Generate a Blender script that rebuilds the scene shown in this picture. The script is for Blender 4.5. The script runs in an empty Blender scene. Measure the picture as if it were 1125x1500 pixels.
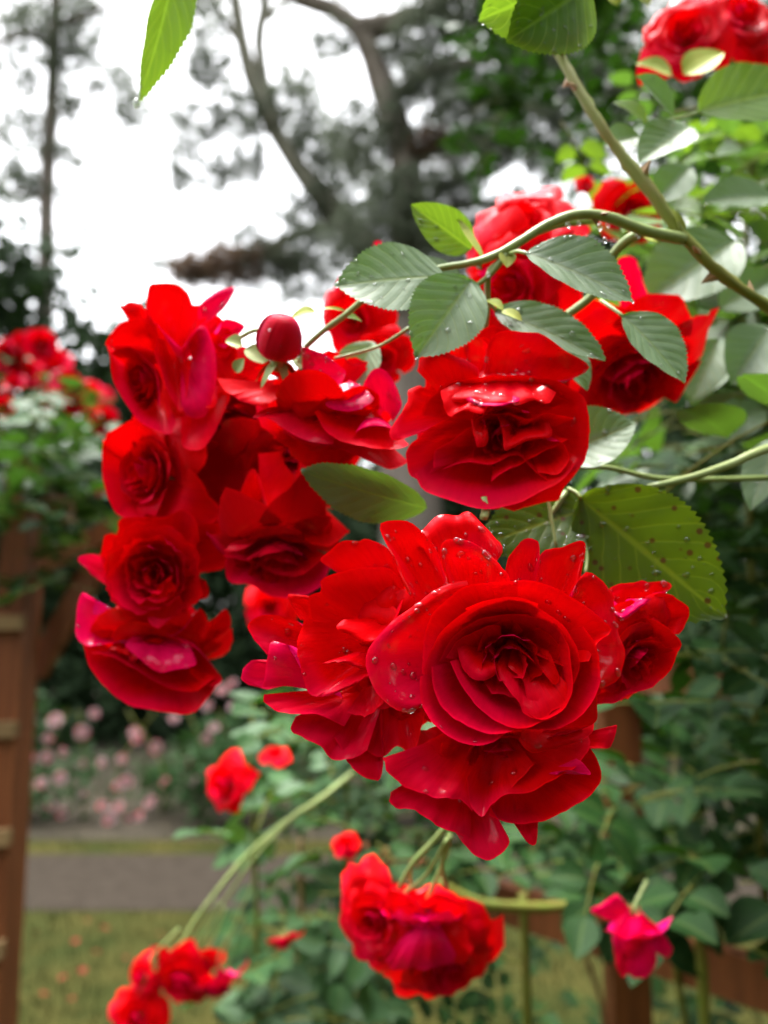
import bpy, math, random
import numpy as np
from mathutils import Vector, Matrix, Quaternion, noise as mnoise

rad = math.radians
S = bpy.context.scene
COL = S.collection
RNG = random.Random(7)

# ------------------------------------------------------------------ camera, light, exposure
F = 1127.0                      # focal length in photograph pixels (1125 x 1500)
PITCH = rad(7.4)
CAM = np.array([0.0, 0.0, 1.45])
RIGHT = np.array([1.0, 0.0, 0.0])
UP = np.array([0.0, -math.sin(PITCH), math.cos(PITCH)])
FWD = np.array([0.0, math.cos(PITCH), math.sin(PITCH)])

cd = bpy.data.cameras.new('camera')
cam = bpy.data.objects.new('camera', cd)
COL.objects.link(cam)
cam.location = CAM
cam.rotation_euler = (rad(90) + PITCH, 0, 0)
cd.sensor_fit = 'VERTICAL'
cd.sensor_height = 36.0
cd.lens = 36.0 * F / 1500.0
cd.clip_start = 0.02
cd.clip_end = 2000
cd.dof.use_dof = True
cd.dof.focus_distance = 0.268
cd.dof.aperture_fstop = 6.0
S.camera = cam

SUN_EL, SUN_AZ = rad(80), rad(40)      # high soft sun behind cloud, ahead of the viewer and to the left
W = bpy.data.worlds.new('World')
S.world = W
W.use_nodes = True
wn, wl = W.node_tree.nodes, W.node_tree.links
wn.clear()
sky = wn.new('ShaderNodeTexSky')
sky.sky_type = 'NISHITA'
sky.sun_disc = False
sky.sun_elevation = SUN_EL
sky.sun_rotation = rad(320)
sky.air_density = 1.0
sky.dust_density = 4.0
hs = wn.new('ShaderNodeHueSaturation')   # overcast: nearly white
hs.inputs['Saturation'].default_value = 0.12
bg = wn.new('ShaderNodeBackground')
bg.inputs['Strength'].default_value = 0.10
wo = wn.new('ShaderNodeOutputWorld')
wl.new(sky.outputs[0], hs.inputs['Color'])
wl.new(hs.outputs[0], bg.inputs['Color'])
wl.new(bg.outputs[0], wo.inputs['Surface'])

sd = bpy.data.lights.new('sun', 'SUN')
sd.energy = 1.1
sd.angle = rad(30)
sd.color = (1.0, 0.97, 0.92)
sun = bpy.data.objects.new('sun', sd)
COL.objects.link(sun)
sun.rotation_euler = (-(rad(90) - SUN_EL), 0, SUN_AZ)

S.view_settings.view_transform = 'Standard'
S.view_settings.look = 'None'
S.view_settings.gamma = 1.0
S.view_settings.exposure = 2.95
S.view_settings.use_curve_mapping = False
S.render.engine = 'CYCLES'
S.cycles.use_denoising = True
S.cycles.max_bounces = 10
S.cycles.transparent_max_bounces = 8
S.cycles.sample_clamp_indirect = 6.0
S.cycles.caustics_reflective = False
S.cycles.caustics_refractive = False

# ------------------------------------------------------------------ helpers
def P(px, py, d):
    return CAM + d * (FWD + RIGHT * (px - 562.5) / F - UP * (py - 750.0) / F)

def D(x, y, z):
    """direction given as right / up / towards the viewer"""
    v = RIGHT * x + UP * y - FWD * z
    return v / np.linalg.norm(v)

def nrm(v):
    v = np.asarray(v, float)
    n = np.linalg.norm(v)
    return v / n if n > 1e-12 else v

def wloc(o):
    l = np.zeros(3)
    while o is not None:
        l += np.array(o.location)
        o = o.parent
    return l

def thing(name, label, cat, loc, group=None):
    o = bpy.data.objects.new(name, None)
    COL.objects.link(o)
    o.location = loc
    o.empty_display_size = 0.02
    o['label'] = label
    o['category'] = cat
    if group:
        o['group'] = group
    return o

def mk(name, V, Fc, mat, parent=None, uv=None, kind=None, smooth=True, label=None):
    """link world-space geometry as one mesh object under parent"""
    V = np.asarray(V, float).reshape(-1, 3)
    c = wloc(parent)
    me = bpy.data.meshes.new(name)
    me.from_pydata((V - c).tolist(), [], [tuple(f) for f in Fc])
    if uv is not None:
        uv = np.asarray(uv, float)
        lay = me.uv_layers.new(name='UVMap')
        idx = np.empty(len(me.loops), dtype=np.int32)
        me.loops.foreach_get('vertex_index', idx)
        lay.data.foreach_set('uv', uv[idx].astype(np.float32).ravel())
    if smooth:
        me.polygons.foreach_set('use_smooth', [True] * len(me.polygons))
    me.materials.append(mat)
    o = bpy.data.objects.new(name, me)
    COL.objects.link(o)
    if parent is not None:
        o.parent = parent
    if kind:
        o['kind'] = kind
    if label:
        o['label'] = label
    return o

def gridfaces(nu, nv, flip=False):
    fs = []
    for j in range(nv):
        for i in range(nu):
            a = j * (nu + 1) + i
            f = (a, a + 1, a + nu + 2, a + nu + 1)
            fs.append(f[::-1] if flip else f)
    return fs

def catmull(pts, n):
    pts = np.asarray(pts, float)
    if len(pts) == 2:
        t = np.linspace(0, 1, n)[:, None]
        return pts[0] * (1 - t) + pts[1] * t
    ext = np.vstack([2 * pts[0] - pts[1], pts, 2 * pts[-1] - pts[-2]])
    seg = np.linalg.norm(np.diff(pts[:, :3], axis=0), axis=1)
    cum = np.concatenate([[0], np.cumsum(seg)])
    out = []
    for s in np.linspace(0, cum[-1], n):
        k = min(int(np.searchsorted(cum, s, side='right')) - 1, len(pts) - 2)
        t = (s - cum[k]) / max(seg[k], 1e-9)
        p0, p1, p2, p3 = ext[k], ext[k + 1], ext[k + 2], ext[k + 3]
        out.append(0.5 * ((2 * p1) + (-p0 + p2) * t + (2 * p0 - 5 * p1 + 4 * p2 - p3) * t * t + (-p0 + 3 * p1 - 3 * p2 + p3) * t ** 3))
    return np.array(out)

class MB:
    def __init__(s):
        s.V, s.F, s.UV, s.n = [], [], [], 0
    def add(s, V, Fc, uv=None):
        V = np.asarray(V, float).reshape(-1, 3)
        s.V.append(V)
        s.F += [tuple(i + s.n for i in f) for f in Fc]
        s.UV.append(np.zeros((len(V), 2)) if uv is None else np.asarray(uv, float))
        s.n += len(V)
        return s
    def tube(s, pts, r, n=24, sides=8, wob=0.0, seed=0):
        pts = catmull(pts, n)
        r = np.atleast_1d(np.asarray(r, float))
        rr = np.interp(np.linspace(0, 1, n), np.linspace(0, 1, len(r)), r) if len(r) > 1 else np.full(n, r[0])
        tan = np.gradient(pts, axis=0)
        ref = np.array([0.3, 0.5, 0.81])
        V, uv = [], []
        g = random.Random(seed)
        ph = g.random() * 9
        cl = np.concatenate([[0], np.cumsum(np.linalg.norm(np.diff(pts, axis=0), axis=1))])
        for i in range(n):
            t = nrm(tan[i])
            a = nrm(np.cross(t, ref)); b = np.cross(t, a)
            for k in range(sides):
                q = 2 * math.pi * k / sides
                w = 1 + wob * mnoise.noise(Vector((k * 1.3 + ph, i * 0.7, ph)))
                V.append(pts[i] + (a * math.cos(q) + b * math.sin(q)) * rr[i] * w)
                uv.append((k / sides, cl[i] * 10))
        Fc = []
        for i in range(n - 1):
            for k in range(sides):
                k2 = (k + 1) % sides
                Fc.append((i * sides + k, i * sides + k2, (i + 1) * sides + k2, (i + 1) * sides + k))
        Fc.append(tuple(range(sides))[::-1])
        Fc.append(tuple((n - 1) * sides + k for k in range(sides)))
        return s.add(V, Fc, uv)
    def box(s, c, ax, ay, az, hx, hy, hz, bev=0.0):
        c = np.asarray(c, float)
        V = []
        for sx in (-1, 1):
            for sy in (-1, 1):
                for sz in (-1, 1):
                    V.append(c + sx * hx * ax + sy * hy * ay + sz * hz * az)
        Fc = [(0, 1, 3, 2), (4, 6, 7, 5), (0, 4, 5, 1), (2, 3, 7, 6), (0, 2, 6, 4), (1, 5, 7, 3)]
        uv = [(v[0] * 3 + v[1], v[2] * 3) for v in V]
        return s.add(V, Fc, uv)
    def blob(s, c, axes, nu=10, nv=7):
        """ellipsoid with axes = three vectors"""
        V = [np.asarray(c) + axes[2]]
        for j in range(1, nv):
            th = math.pi * j / nv
            for i in range(nu):
                ph = 2 * math.pi * i / nu
                V.append(c + axes[0] * math.sin(th) * math.cos(ph) + axes[1] * math.sin(th) * math.sin(ph) + axes[2] * math.cos(th))
        V.append(np.asarray(c) - axes[2])
        Fc = [(0, 1 + i, 1 + (i + 1) % nu) for i in range(nu)]
        for j in range(nv - 2):
            for i in range(nu):
                a = 1 + j * nu + i; b = 1 + j * nu + (i + 1) % nu
                Fc.append((a, a + nu, b + nu, b))
        l = len(V) - 1; b0 = 1 + (nv - 2) * nu
        Fc += [(l, b0 + (i + 1) % nu, b0 + i) for i in range(nu)]
        return s.add(V, Fc)
    def build(s, name, mat, parent=None, kind=None, smooth=True, label=None):
        return mk(name, np.vstack(s.V), s.F, mat, parent, np.vstack(s.UV), kind, smooth, label)

# ------------------------------------------------------------------ materials
def newmat(name):
    m = bpy.data.materials.new(name)
    m.use_nodes = True
    n, l = m.node_tree.nodes, m.node_tree.links
    n.clear()
    out = n.new('ShaderNodeOutputMaterial')
    return m, n, l, out

def N(n, t, **kw):
    x = n.new(t)
    for k, v in kw.items():
        if k.startswith('i_'):
            x.inputs[k[2:].replace('_', ' ')].default_value = v
        else:
            setattr(x, k, v)
    return x

def mathn(n, l, op, a, b=None, c=None):
    x = n.new('ShaderNodeMath'); x.operation = op
    for i, v in enumerate((a, b, c)):
        if v is None: continue
        if isinstance(v, (int, float)): x.inputs[i].default_value = v
        else: l.new(v, x.inputs[i])
    return x.outputs[0]

def mixc(n, l, f, a, b, blend='MIX'):
    x = n.new('ShaderNodeMix'); x.data_type = 'RGBA'; x.blend_type = blend
    for sock, v in ((x.inputs[0], f), (x.inputs[6], a), (x.inputs[7], b)):
        if isinstance(v, (int, float)): sock.default_value = v
        elif isinstance(v, tuple): sock.default_value = v if len(v) == 4 else v + (1,)
        else: l.new(v, sock)
    return x.outputs[2]

def petal_mat(name, front, back, glow, rough=0.38, trans=0.3, sheen=0.25, film=0.4, cover=.58, blush=None):
    m, n, l, out = newmat(name)
    geo = N(n, 'ShaderNodeNewGeometry'); oi = N(n, 'ShaderNodeObjectInfo')
    uv = N(n, 'ShaderNodeUVMap')
    mp = N(n, 'ShaderNodeMapping'); mp.inputs['Scale'].default_value = (26, 2.2, 1)
    l.new(uv.outputs[0], mp.inputs['Vector'])
    nz = N(n, 'ShaderNodeTexNoise', i_Scale=1.0, i_Detail=4.0, i_Roughness=0.6); l.new(mp.outputs[0], nz.inputs['Vector'])
    tc = N(n, 'ShaderNodeTexCoord')
    n2 = N(n, 'ShaderNodeTexNoise', i_Scale=55.0, i_Detail=3.0); l.new(tc.outputs['Object'], n2.inputs['Vector'])
    n4 = N(n, 'ShaderNodeTexNoise', i_Scale=28.0, i_Detail=1.5); l.new(tc.outputs['Object'], n4.inputs['Vector'])
    blu = N(n, 'ShaderNodeMapRange', i_From_Min=0.49, i_From_Max=0.68, i_To_Min=0.0, i_To_Max=0.85); l.new(n4.outputs[0], blu.inputs[0])  # patches of tone; the magenta ones paint a sky sheen
    c0 = mixc(n, l, blu.outputs[0], front, blush or (0.62, 0.0008, 0.006))
    cb = mixc(n, l, blu.outputs[0], back, blush or (0.62, 0.0008, 0.006))
    c0 = mixc(n, l, geo.outputs['Backfacing'], c0, cb)
    var = mathn(n, l, 'MULTIPLY_ADD', nz.outputs[0], 0.50, 0.76)
    var = mathn(n, l, 'MULTIPLY', var, mathn(n, l, 'MULTIPLY_ADD', n2.outputs[0], 0.30, 0.84))
    var = mathn(n, l, 'MULTIPLY', var, mathn(n, l, 'MULTIPLY_ADD', oi.outputs['Random'], 0.22, 0.90))
    sxyz = N(n, 'ShaderNodeSeparateXYZ'); l.new(uv.outputs[0], sxyz.inputs[0])
    lip = N(n, 'ShaderNodeMapRange', i_From_Min=0.955, i_From_Max=1.0, i_To_Min=0.0, i_To_Max=0.35); l.new(sxyz.outputs[1], lip.inputs[0])
    var = mathn(n, l, 'ADD', var, lip.outputs[0])
    hv = N(n, 'ShaderNodeHueSaturation'); l.new(c0, hv.inputs['Color']); l.new(var, hv.inputs['Value'])
    ro = mathn(n, l, 'MULTIPLY_ADD', n2.outputs[0], 0.35, rough - 0.15)
    bp = N(n, 'ShaderNodeBump', i_Strength=0.35, i_Distance=0.0006); l.new(nz.outputs[0], bp.inputs['Height'])
    b2 = N(n, 'ShaderNodeBump', i_Strength=0.35, i_Distance=0.002); l.new(n2.outputs[0], b2.inputs['Height']); l.new(bp.outputs[0], b2.inputs['Normal'])
    pr = N(n, 'ShaderNodeBsdfPrincipled')
    pr.inputs['Specular IOR Level'].default_value = 0.10
    pr.inputs['Specular Tint'].default_value = (1.0, 0.25, 0.5, 1)
    pr.inputs['Sheen Weight'].default_value = sheen
    n3 = N(n, 'ShaderNodeTexNoise', i_Scale=120.0, i_Detail=2.0); l.new(tc.outputs['Object'], n3.inputs['Vector'])
    wet = N(n, 'ShaderNodeMapRange', i_From_Min=cover, i_From_Max=cover + .14, i_To_Min=0.0, i_To_Max=film); l.new(n3.outputs[0], wet.inputs[0])
    l.new(wet.outputs[0], pr.inputs['Coat Weight']); pr.inputs['Coat Roughness'].default_value = 0.12; pr.inputs['Coat IOR'].default_value = 1.6
    pr.inputs['Sheen Tint'].default_value = (1.0, 0.02, 0.30, 1)
    pr.inputs['Sheen Roughness'].default_value = 0.45
    l.new(hv.outputs[0], pr.inputs['Base Color']); l.new(ro, pr.inputs['Roughness']); l.new(b2.outputs[0], pr.inputs['Normal'])
    tr = N(n, 'ShaderNodeBsdfTranslucent'); tr.inputs['Color'].default_value = glow + (1,)
    mx = N(n, 'ShaderNodeMixShader'); mx.inputs[0].default_value = trans
    l.new(pr.outputs[0], mx.inputs[1]); l.new(tr.outputs[0], mx.inputs[2]); l.new(mx.outputs[0], out.inputs['Surface'])
    return m

def leaf_mat(name, dark, light, back, glow, rough=0.33, trans=0.3, vein=(0.16, 0.22, 0.05), vs=0.8, spots=False, spec=0.6, coat=0.0):
    m, n, l, out = newmat(name)
    geo = N(n, 'ShaderNodeNewGeometry'); oi = N(n, 'ShaderNodeObjectInfo'); uv = N(n, 'ShaderNodeUVMap')
    sx = N(n, 'ShaderNodeSeparateXYZ'); l.new(uv.outputs[0], sx.inputs[0])
    tc = N(n, 'ShaderNodeTexCoord')
    nz = N(n, 'ShaderNodeTexNoise', i_Scale=70.0, i_Detail=4.0); l.new(tc.outputs['Object'], nz.inputs['Vector'])
    nb = N(n, 'ShaderNodeTexNoise', i_Scale=320.0, i_Detail=2.0); l.new(tc.outputs['Object'], nb.inputs['Vector'])
    au = mathn(n, l, 'ABSOLUTE', mathn(n, l, 'SUBTRACT', sx.outputs[0], 0.5))
    mid = N(n, 'ShaderNodeMapRange', i_From_Min=0.012, i_From_Max=0.035, i_To_Min=1.0, i_To_Max=0.0); l.new(au, mid.inputs[0])
    wob = mathn(n, l, 'MULTIPLY', nz.outputs[0], 0.5)
    side = mathn(n, l, 'FRACT', mathn(n, l, 'ADD', mathn(n, l, 'SUBTRACT', mathn(n, l, 'MULTIPLY', sx.outputs[1], 8.0), mathn(n, l, 'MULTIPLY', au, 5.0)), wob))
    sd_ = mathn(n, l, 'ABSOLUTE', mathn(n, l, 'SUBTRACT', side, 0.5))
    sv = N(n, 'ShaderNodeMapRange', i_From_Min=0.02, i_From_Max=0.09, i_To_Min=0.55, i_To_Max=0.0); l.new(sd_, sv.inputs[0])
    ve = mathn(n, l, 'MULTIPLY', mathn(n, l, 'MAXIMUM', mid.outputs[0], sv.outputs[0]), vs)
    c = mixc(n, l, nz.outputs[0], dark, light)
    c = mixc(n, l, mathn(n, l, 'MULTIPLY', ve, 0.9), c, vein)
    if spots:
        vo = N(n, 'ShaderNodeTexVoronoi', i_Scale=130.0); l.new(tc.outputs['Object'], vo.inputs['Vector'])
        sp = N(n, 'ShaderNodeMapRange', i_From_Min=0.13, i_From_Max=0.22, i_To_Min=0.8, i_To_Max=0.0); l.new(vo.outputs['Distance'], sp.inputs[0])
        c = mixc(n, l, sp.outputs[0], c, (0.10, 0.025, 0.012))
    c = mixc(n, l, geo.outputs['Backfacing'], c, back)
    var = mathn(n, l, 'MULTIPLY_ADD', oi.outputs['Random'], 0.5, 0.75)
    hv = N(n, 'ShaderNodeHueSaturation'); l.new(c, hv.inputs['Color']); l.new(var, hv.inputs['Value'])
    hh = mathn(n, l, 'SUBTRACT', mathn(n, l, 'MULTIPLY_ADD', sd_, 1.6, nb.outputs[0]), mathn(n, l, 'MULTIPLY', ve, 1.2))
    bp = N(n, 'ShaderNodeBump', i_Strength=0.26, i_Distance=0.0006); l.new(hh, bp.inputs['Height'])
    pr = N(n, 'ShaderNodeBsdfPrincipled')
    pr.inputs['Specular IOR Level'].default_value = spec
    pr.inputs['Coat Weight'].default_value = coat; pr.inputs['Coat Roughness'].default_value = 0.38
    l.new(hv.outputs[0], pr.inputs['Base Color']); l.new(bp.outputs[0], pr.inputs['Normal'])
    ro = mathn(n, l, 'MULTIPLY_ADD', nz.outputs[0], 0.3, rough - 0.12); l.new(ro, pr.inputs['Roughness'])
    tr = N(n, 'ShaderNodeBsdfTranslucent')
    gl = mixc(n, l, mathn(n, l, 'MULTIPLY', ve, 0.8), glow, tuple(min(1, g * 1.9) for g in glow)); 
    if spots: gl = mixc(n, l, sp.outputs[0], gl, (0.06, 0.01, 0.004))
    l.new(gl, tr.inputs['Color'])
    mx = N(n, 'ShaderNodeMixShader'); mx.inputs[0].default_value = trans
    l.new(pr.outputs[0], mx.inputs[1]); l.new(tr.outputs[0], mx.inputs[2]); l.new(mx.outputs[0], out.inputs['Surface'])
    return m

def simple_mat(name, a, b, scale=8.0, rough=0.8, bump=0.3, dist=0.01, stretch=(1, 1, 1), detail=5.0, spec=0.3, contrast=(0.3, 0.7)):
    m, n, l, out = newmat(name)
    tc = N(n, 'ShaderNodeTexCoord')
    mp = N(n, 'ShaderNodeMapping'); mp.inputs['Scale'].default_value = stretch
    l.new(tc.outputs['Object'], mp.inputs['Vector'])
    nz = N(n, 'ShaderNodeTexNoise', i_Scale=scale, i_Detail=detail, i_Roughness=0.6); l.new(mp.outputs[0], nz.inputs['Vector'])
    mr = N(n, 'ShaderNodeMapRange', i_From_Min=contrast[0], i_From_Max=contrast[1]); l.new(nz.outputs[0], mr.inputs[0])
    c = mixc(n, l, mr.outputs[0], a, b)
    oi = N(n, 'ShaderNodeObjectInfo')
    hv = N(n, 'ShaderNodeHueSaturation'); l.new(c, hv.inputs['Color']); l.new(mathn(n, l, 'MULTIPLY_ADD', oi.outputs['Random'], 0.3, 0.85), hv.inputs['Value'])
    bp = N(n, 'ShaderNodeBump', i_Strength=bump, i_Distance=dist); l.new(nz.outputs[0], bp.inputs['Height'])
    pr = N(n, 'ShaderNodeBsdfPrincipled'); pr.inputs['Roughness'].default_value = rough; pr.inputs['Specular IOR Level'].default_value = spec
    l.new(hv.outputs[0], pr.inputs['Base Color']); l.new(bp.outputs[0], pr.inputs['Normal']); l.new(pr.outputs[0], out.inputs['Surface'])
    return m

M = {}
M['petal'] = petal_mat('red_petal', (0.76, 0.0006, 0.0010), (0.66, 0.001, 0.042), (0.70, 0.0004, 0.001), trans=0.22, sheen=0.14, blush=(0.68, 0.001, 0.034))
M['petal_wet'] = petal_mat('wet_red_petal', (0.76, 0.0006, 0.0012), (0.66, 0.001, 0.045), (0.86, 0.0006, 0.001), trans=0.25, sheen=0.14, blush=(0.68, 0.001, 0.050), film=1.0, cover=.52)
M['petal_pink_wet'] = petal_mat('wet_pink_highlight_petal', (0.82, 0.001, 0.085), (0.86, 0.004, 0.20), (0.8, 0.001, 0.03), trans=0.2, sheen=0.3, film=1.0, cover=.52)  # pink sky highlight on wet petals, put into the base colour
M['petal_dark'] = petal_mat('shaded_red_petal', (0.44, 0.0006, 0.003), (0.44, 0.001, 0.028), (0.5, 0.0006, 0.002), trans=0.2, sheen=0.25)  # darker copy of the red petal for shaded blooms, shade in its colour
M['petal_pink'] = petal_mat('magenta_sheen_petal', (0.84, 0.001, 0.085), (0.88, 0.004, 0.20), (0.8, 0.001, 0.03), trans=0.2, sheen=0.3)  # own magenta of petal backs; elsewhere it paints pink sky highlights
M['bud'] = petal_mat('bud_petal', (0.36, 0.008, 0.022), (0.40, 0.02, 0.07), (0.4, 0.01, 0.03), trans=0.15, sheen=0.3, rough=.45)
M['petal_bush'] = petal_mat('pale_pink_petal', (0.42, 0.30, 0.30), (0.42, 0.29, 0.30), (0.4, 0.29, 0.29), sheen=0.0)
M['leaf'] = leaf_mat('rose_leaf', (0.10, 0.18, 0.075), (0.165, 0.255, 0.125), (0.12, 0.18, 0.09), (0.10, 0.22, 0.015), rough=.5, coat=.38, spec=.6)  # base colour raised to carry the wet glare
M['leaf_lit'] = leaf_mat('backlit_young_leaf', (0.055, 0.13, 0.012), (0.10, 0.20, 0.02), (0.13, 0.22, 0.05), (0.15, 0.27, 0.012), trans=0.40, vein=(0.25, 0.33, 0.06))  # young leaves, and others with the backlight put into their colour
M['leaf_spot'] = leaf_mat('spotted_rose_leaf', (0.032, 0.070, 0.005), (0.050, 0.098, 0.007), (0.07, 0.12, 0.03), (0.13, 0.21, 0.005), trans=0.42, vein=(0.26, 0.28, 0.03), spots=True, vs=0.5, spec=.3)
M['leaf_far'] = leaf_mat('shaded_bush_leaf', (0.006, 0.028, 0.005), (0.015, 0.052, 0.010), (0.02, 0.05, 0.015), (0.03, 0.09, 0.006), trans=0.16, vs=0.4, rough=.5, spec=.12)  # bush leaf with the shade of the deep foliage put into its colour
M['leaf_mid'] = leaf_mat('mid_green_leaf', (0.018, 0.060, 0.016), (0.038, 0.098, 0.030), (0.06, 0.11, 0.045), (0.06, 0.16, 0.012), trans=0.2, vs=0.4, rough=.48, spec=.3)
M['leaf_hedge'] = leaf_mat('hedge_leaf', (0.012, 0.028, 0.008), (0.024, 0.050, 0.014), (0.025, 0.045, 0.02), (0.03, 0.07, 0.01), trans=0.15, vs=0.0, rough=0.7, spec=0.1)
M['stem'] = simple_mat('green_stem', (0.20, 0.28, 0.07), (0.30, 0.36, 0.13), 60, 0.42, 0.3, 0.0006, (1, 1, 1), spec=0.5)
M['cane'] = simple_mat('woody_green_cane', (0.13, 0.175, 0.020), (0.17, 0.145, 0.030), 45, 0.5, 0.4, 0.0008)
M['young'] = simple_mat('yellow_green_bract', (0.28, 0.34, 0.04), (0.40, 0.42, 0.08), 60, 0.5, 0.2, 0.0005)
M['calyx'] = simple_mat('calyx_green', (0.20, 0.27, 0.06), (0.30, 0.34, 0.12), 80, 0.5, 0.2, 0.0005)
M['thorn'] = simple_mat('thorn', (0.25, 0.14, 0.07), (0.30, 0.20, 0.09), 80, 0.5, 0.1, 0.0005)
M['bark'] = simple_mat('pine_bark', (0.10, 0.085, 0.07), (0.20, 0.17, 0.14), 6, 0.9, 0.8, 0.03, (3, 3, 0.6))
M['bark_moss'] = simple_mat('mossy_bark', (0.11, 0.115, 0.085), (0.21, 0.20, 0.15), 5, 0.9, 0.8, 0.03, (3, 3, 0.6))
M['needle'] = simple_mat('pine_needle', (0.085, 0.11, 0.065), (0.15, 0.175, 0.11), 1.2, 0.6, 0.0, 0.01)
M['needle_brown'] = simple_mat('dry_pine_needle', (0.11, 0.065, 0.035), (0.15, 0.10, 0.06), 1.2, 0.7, 0.0, 0.01)
M['wood'] = simple_mat('stained_timber', (0.12, 0.034, 0.010), (0.25, 0.080, 0.024), 9, 0.6, 0.4, 0.002, (6, 6, 0.5))
M['slat'] = simple_mat('weathered_slat', (0.20, 0.12, 0.05), (0.30, 0.20, 0.09), 12, 0.7, 0.4, 0.002, (1, 6, 6))
M['grass'] = simple_mat('lawn', (0.015, 0.022, 0.003), (0.044, 0.038, 0.008), 2.6, 0.95, 0.6, 0.03, spec=0.1)
M['blade'] = simple_mat('grass_blade', (0.015, 0.030, 0.004), (0.046, 0.052, 0.010), 3.0, 0.8, 0.0, 0.01, spec=0.2)
M['dull_petal'] = simple_mat('fallen_petal', (0.11, 0.006, 0.006), (0.15, 0.014, 0.012), 40, 0.7, 0.1, 0.001, spec=.1)
M['path'] = simple_mat('gravel_path', (0.019, 0.0145, 0.0105), (0.036, 0.029, 0.022), 14, 0.95, 0.5, 0.01, detail=10, spec=.08)
M['soil'] = simple_mat('dark_soil', (0.02, 0.016, 0.010), (0.045, 0.035, 0.02), 9, 0.95, 0.6, 0.03)
def translucent_mat(name, a, b, glow, tr):
    m = simple_mat(name, a, b, 1.2, 0.6, 0.0, 0.01)
    n, l = m.node_tree.nodes, m.node_tree.links
    pr = [x for x in n if x.type == 'BSDF_PRINCIPLED'][0]; out = [x for x in n if x.type == 'OUTPUT_MATERIAL'][0]
    t = N(n, 'ShaderNodeBsdfTranslucent'); t.inputs['Color'].default_value = glow + (1,)
    mx = N(n, 'ShaderNodeMixShader'); mx.inputs[0].default_value = tr
    l.new(pr.outputs[0], mx.inputs[1]); l.new(t.outputs[0], mx.inputs[2]); l.new(mx.outputs[0], out.inputs['Surface'])
    return m
M['needle'] = translucent_mat('pine_needle', (0.075, 0.10, 0.06), (0.14, 0.165, 0.105), (0.17, 0.20, 0.14), .42)
M['needle_brown'] = translucent_mat('dry_pine_needle', (0.13, 0.08, 0.05), (0.19, 0.125, 0.08), (0.24, 0.16, 0.11), .4)
m_, n_, l_, o_ = newmat('water_drop')
tr_ = N(n_, 'ShaderNodeBsdfTransparent'); tr_.inputs['Color'].default_value = (1, 1, 1, 1)
gs_ = N(n_, 'ShaderNodeBsdfGlossy'); gs_.inputs['Roughness'].default_value = 0.04
fr_ = N(n_, 'ShaderNodeFresnel', i_IOR=1.6)
nw = N(n_, 'ShaderNodeTexNoise', i_Scale=40.0)
l_.new(mixc(n_, l_, nw.outputs[0], (0.95, 0.97, 1.0), (1.0, 1.0, 1.0)), gs_.inputs['Color'])
mx_ = N(n_, 'ShaderNodeMixShader'); l_.new(mathn(n_, l_, 'MINIMUM', fr_.outputs[0], 0.6), mx_.inputs[0])
l_.new(tr_.outputs[0], mx_.inputs[1]); l_.new(gs_.outputs[0], mx_.inputs[2]); l_.new(mx_.outputs[0], o_.inputs['Surface'])
M['water'] = m_

# ------------------------------------------------------------------ setting
def sheet(name, x0, x1, y0, y1, z, mat, nx=2, ny=2, kind='structure'):
    V = [(x0 + (x1 - x0) * i / nx, y0 + (y1 - y0) * j / ny, z) for j in range(ny + 1) for i in range(nx + 1)]
    return mk(name, V, gridfaces(nx, ny), mat, kind=kind, smooth=False)
sheet('lawn', -400, 400, -400, 400, 0.0, M['grass'])
sheet('path', -60, 60, 3.98, 4.86, 0.004, M['path'])
sheet('planting_bed', -30, 30, 5.15, 30, 0.004, M['soil'])

g = MB()
r = random.Random(3)
for i in range(16000):
    while True:
        y = 1.4 + 3.9 * r.random() ** 1.3; x = r.uniform(-0.75, 0.75) * (y + 0.6)
        if not 3.96 < y < 4.88: break
    h = r.uniform(0.02, 0.055); a = r.uniform(0, 6.28); w = 0.004
    dx, dy = math.cos(a), math.sin(a); lx, ly = r.uniform(-.02, .02), r.uniform(-.02, .02)
    g.add([(x - dx * w, y - dy * w, 0), (x + dx * w, y + dy * w, 0), (x + lx, y + ly, h)], [(0, 1, 2)])
g.build('lawn_grass', M['blade'], kind='stuff', smooth=False)

# ------------------------------------------------------------------ distant trees
def needle_tufts(clumps, seed, size=0.165, per=12):
    """clumps: (px, py, rx, ry, depth, count)"""
    r = random.Random(seed)
    V, Fc, n = [], [], 0
    for (px, py, rx, ry, d, cnt) in clumps:
        c = P(px, py, d)
        R3 = (rx * d / F, ry * d / F, (rx + ry) * 0.6 * d / F)
        for _ in range(int(cnt * 2.1)):
            while True:
                q = (r.uniform(-1, 1), r.uniform(-1, 1), r.uniform(-1, 1))
                if q[0] ** 2 + q[1] ** 2 + q[2] ** 2 < 1: break
            p = c + RIGHT * q[0] * R3[0] + np.array([0, 0, 1]) * q[1] * R3[1] + np.array([0, 1, 0]) * q[2] * R3[2]
            ax = nrm([r.gauss(0, 1), r.gauss(0, 1), r.gauss(0.2, .5)])
            for k in range(per):
                dr = nrm(ax + np.array([r.gauss(0, .75), r.gauss(0, .75), r.gauss(0, .75)]))
                L = size * r.uniform(.6, 1.2)
                sdv = nrm(np.cross(dr, [r.gauss(0, 1), r.gauss(0, 1), r.gauss(0, 1)])) * size * 0.055
                V += [p - sdv, p + sdv, p + dr * L]
                Fc.append((n, n + 1, n + 2)); n += 3
    return V, Fc

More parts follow.
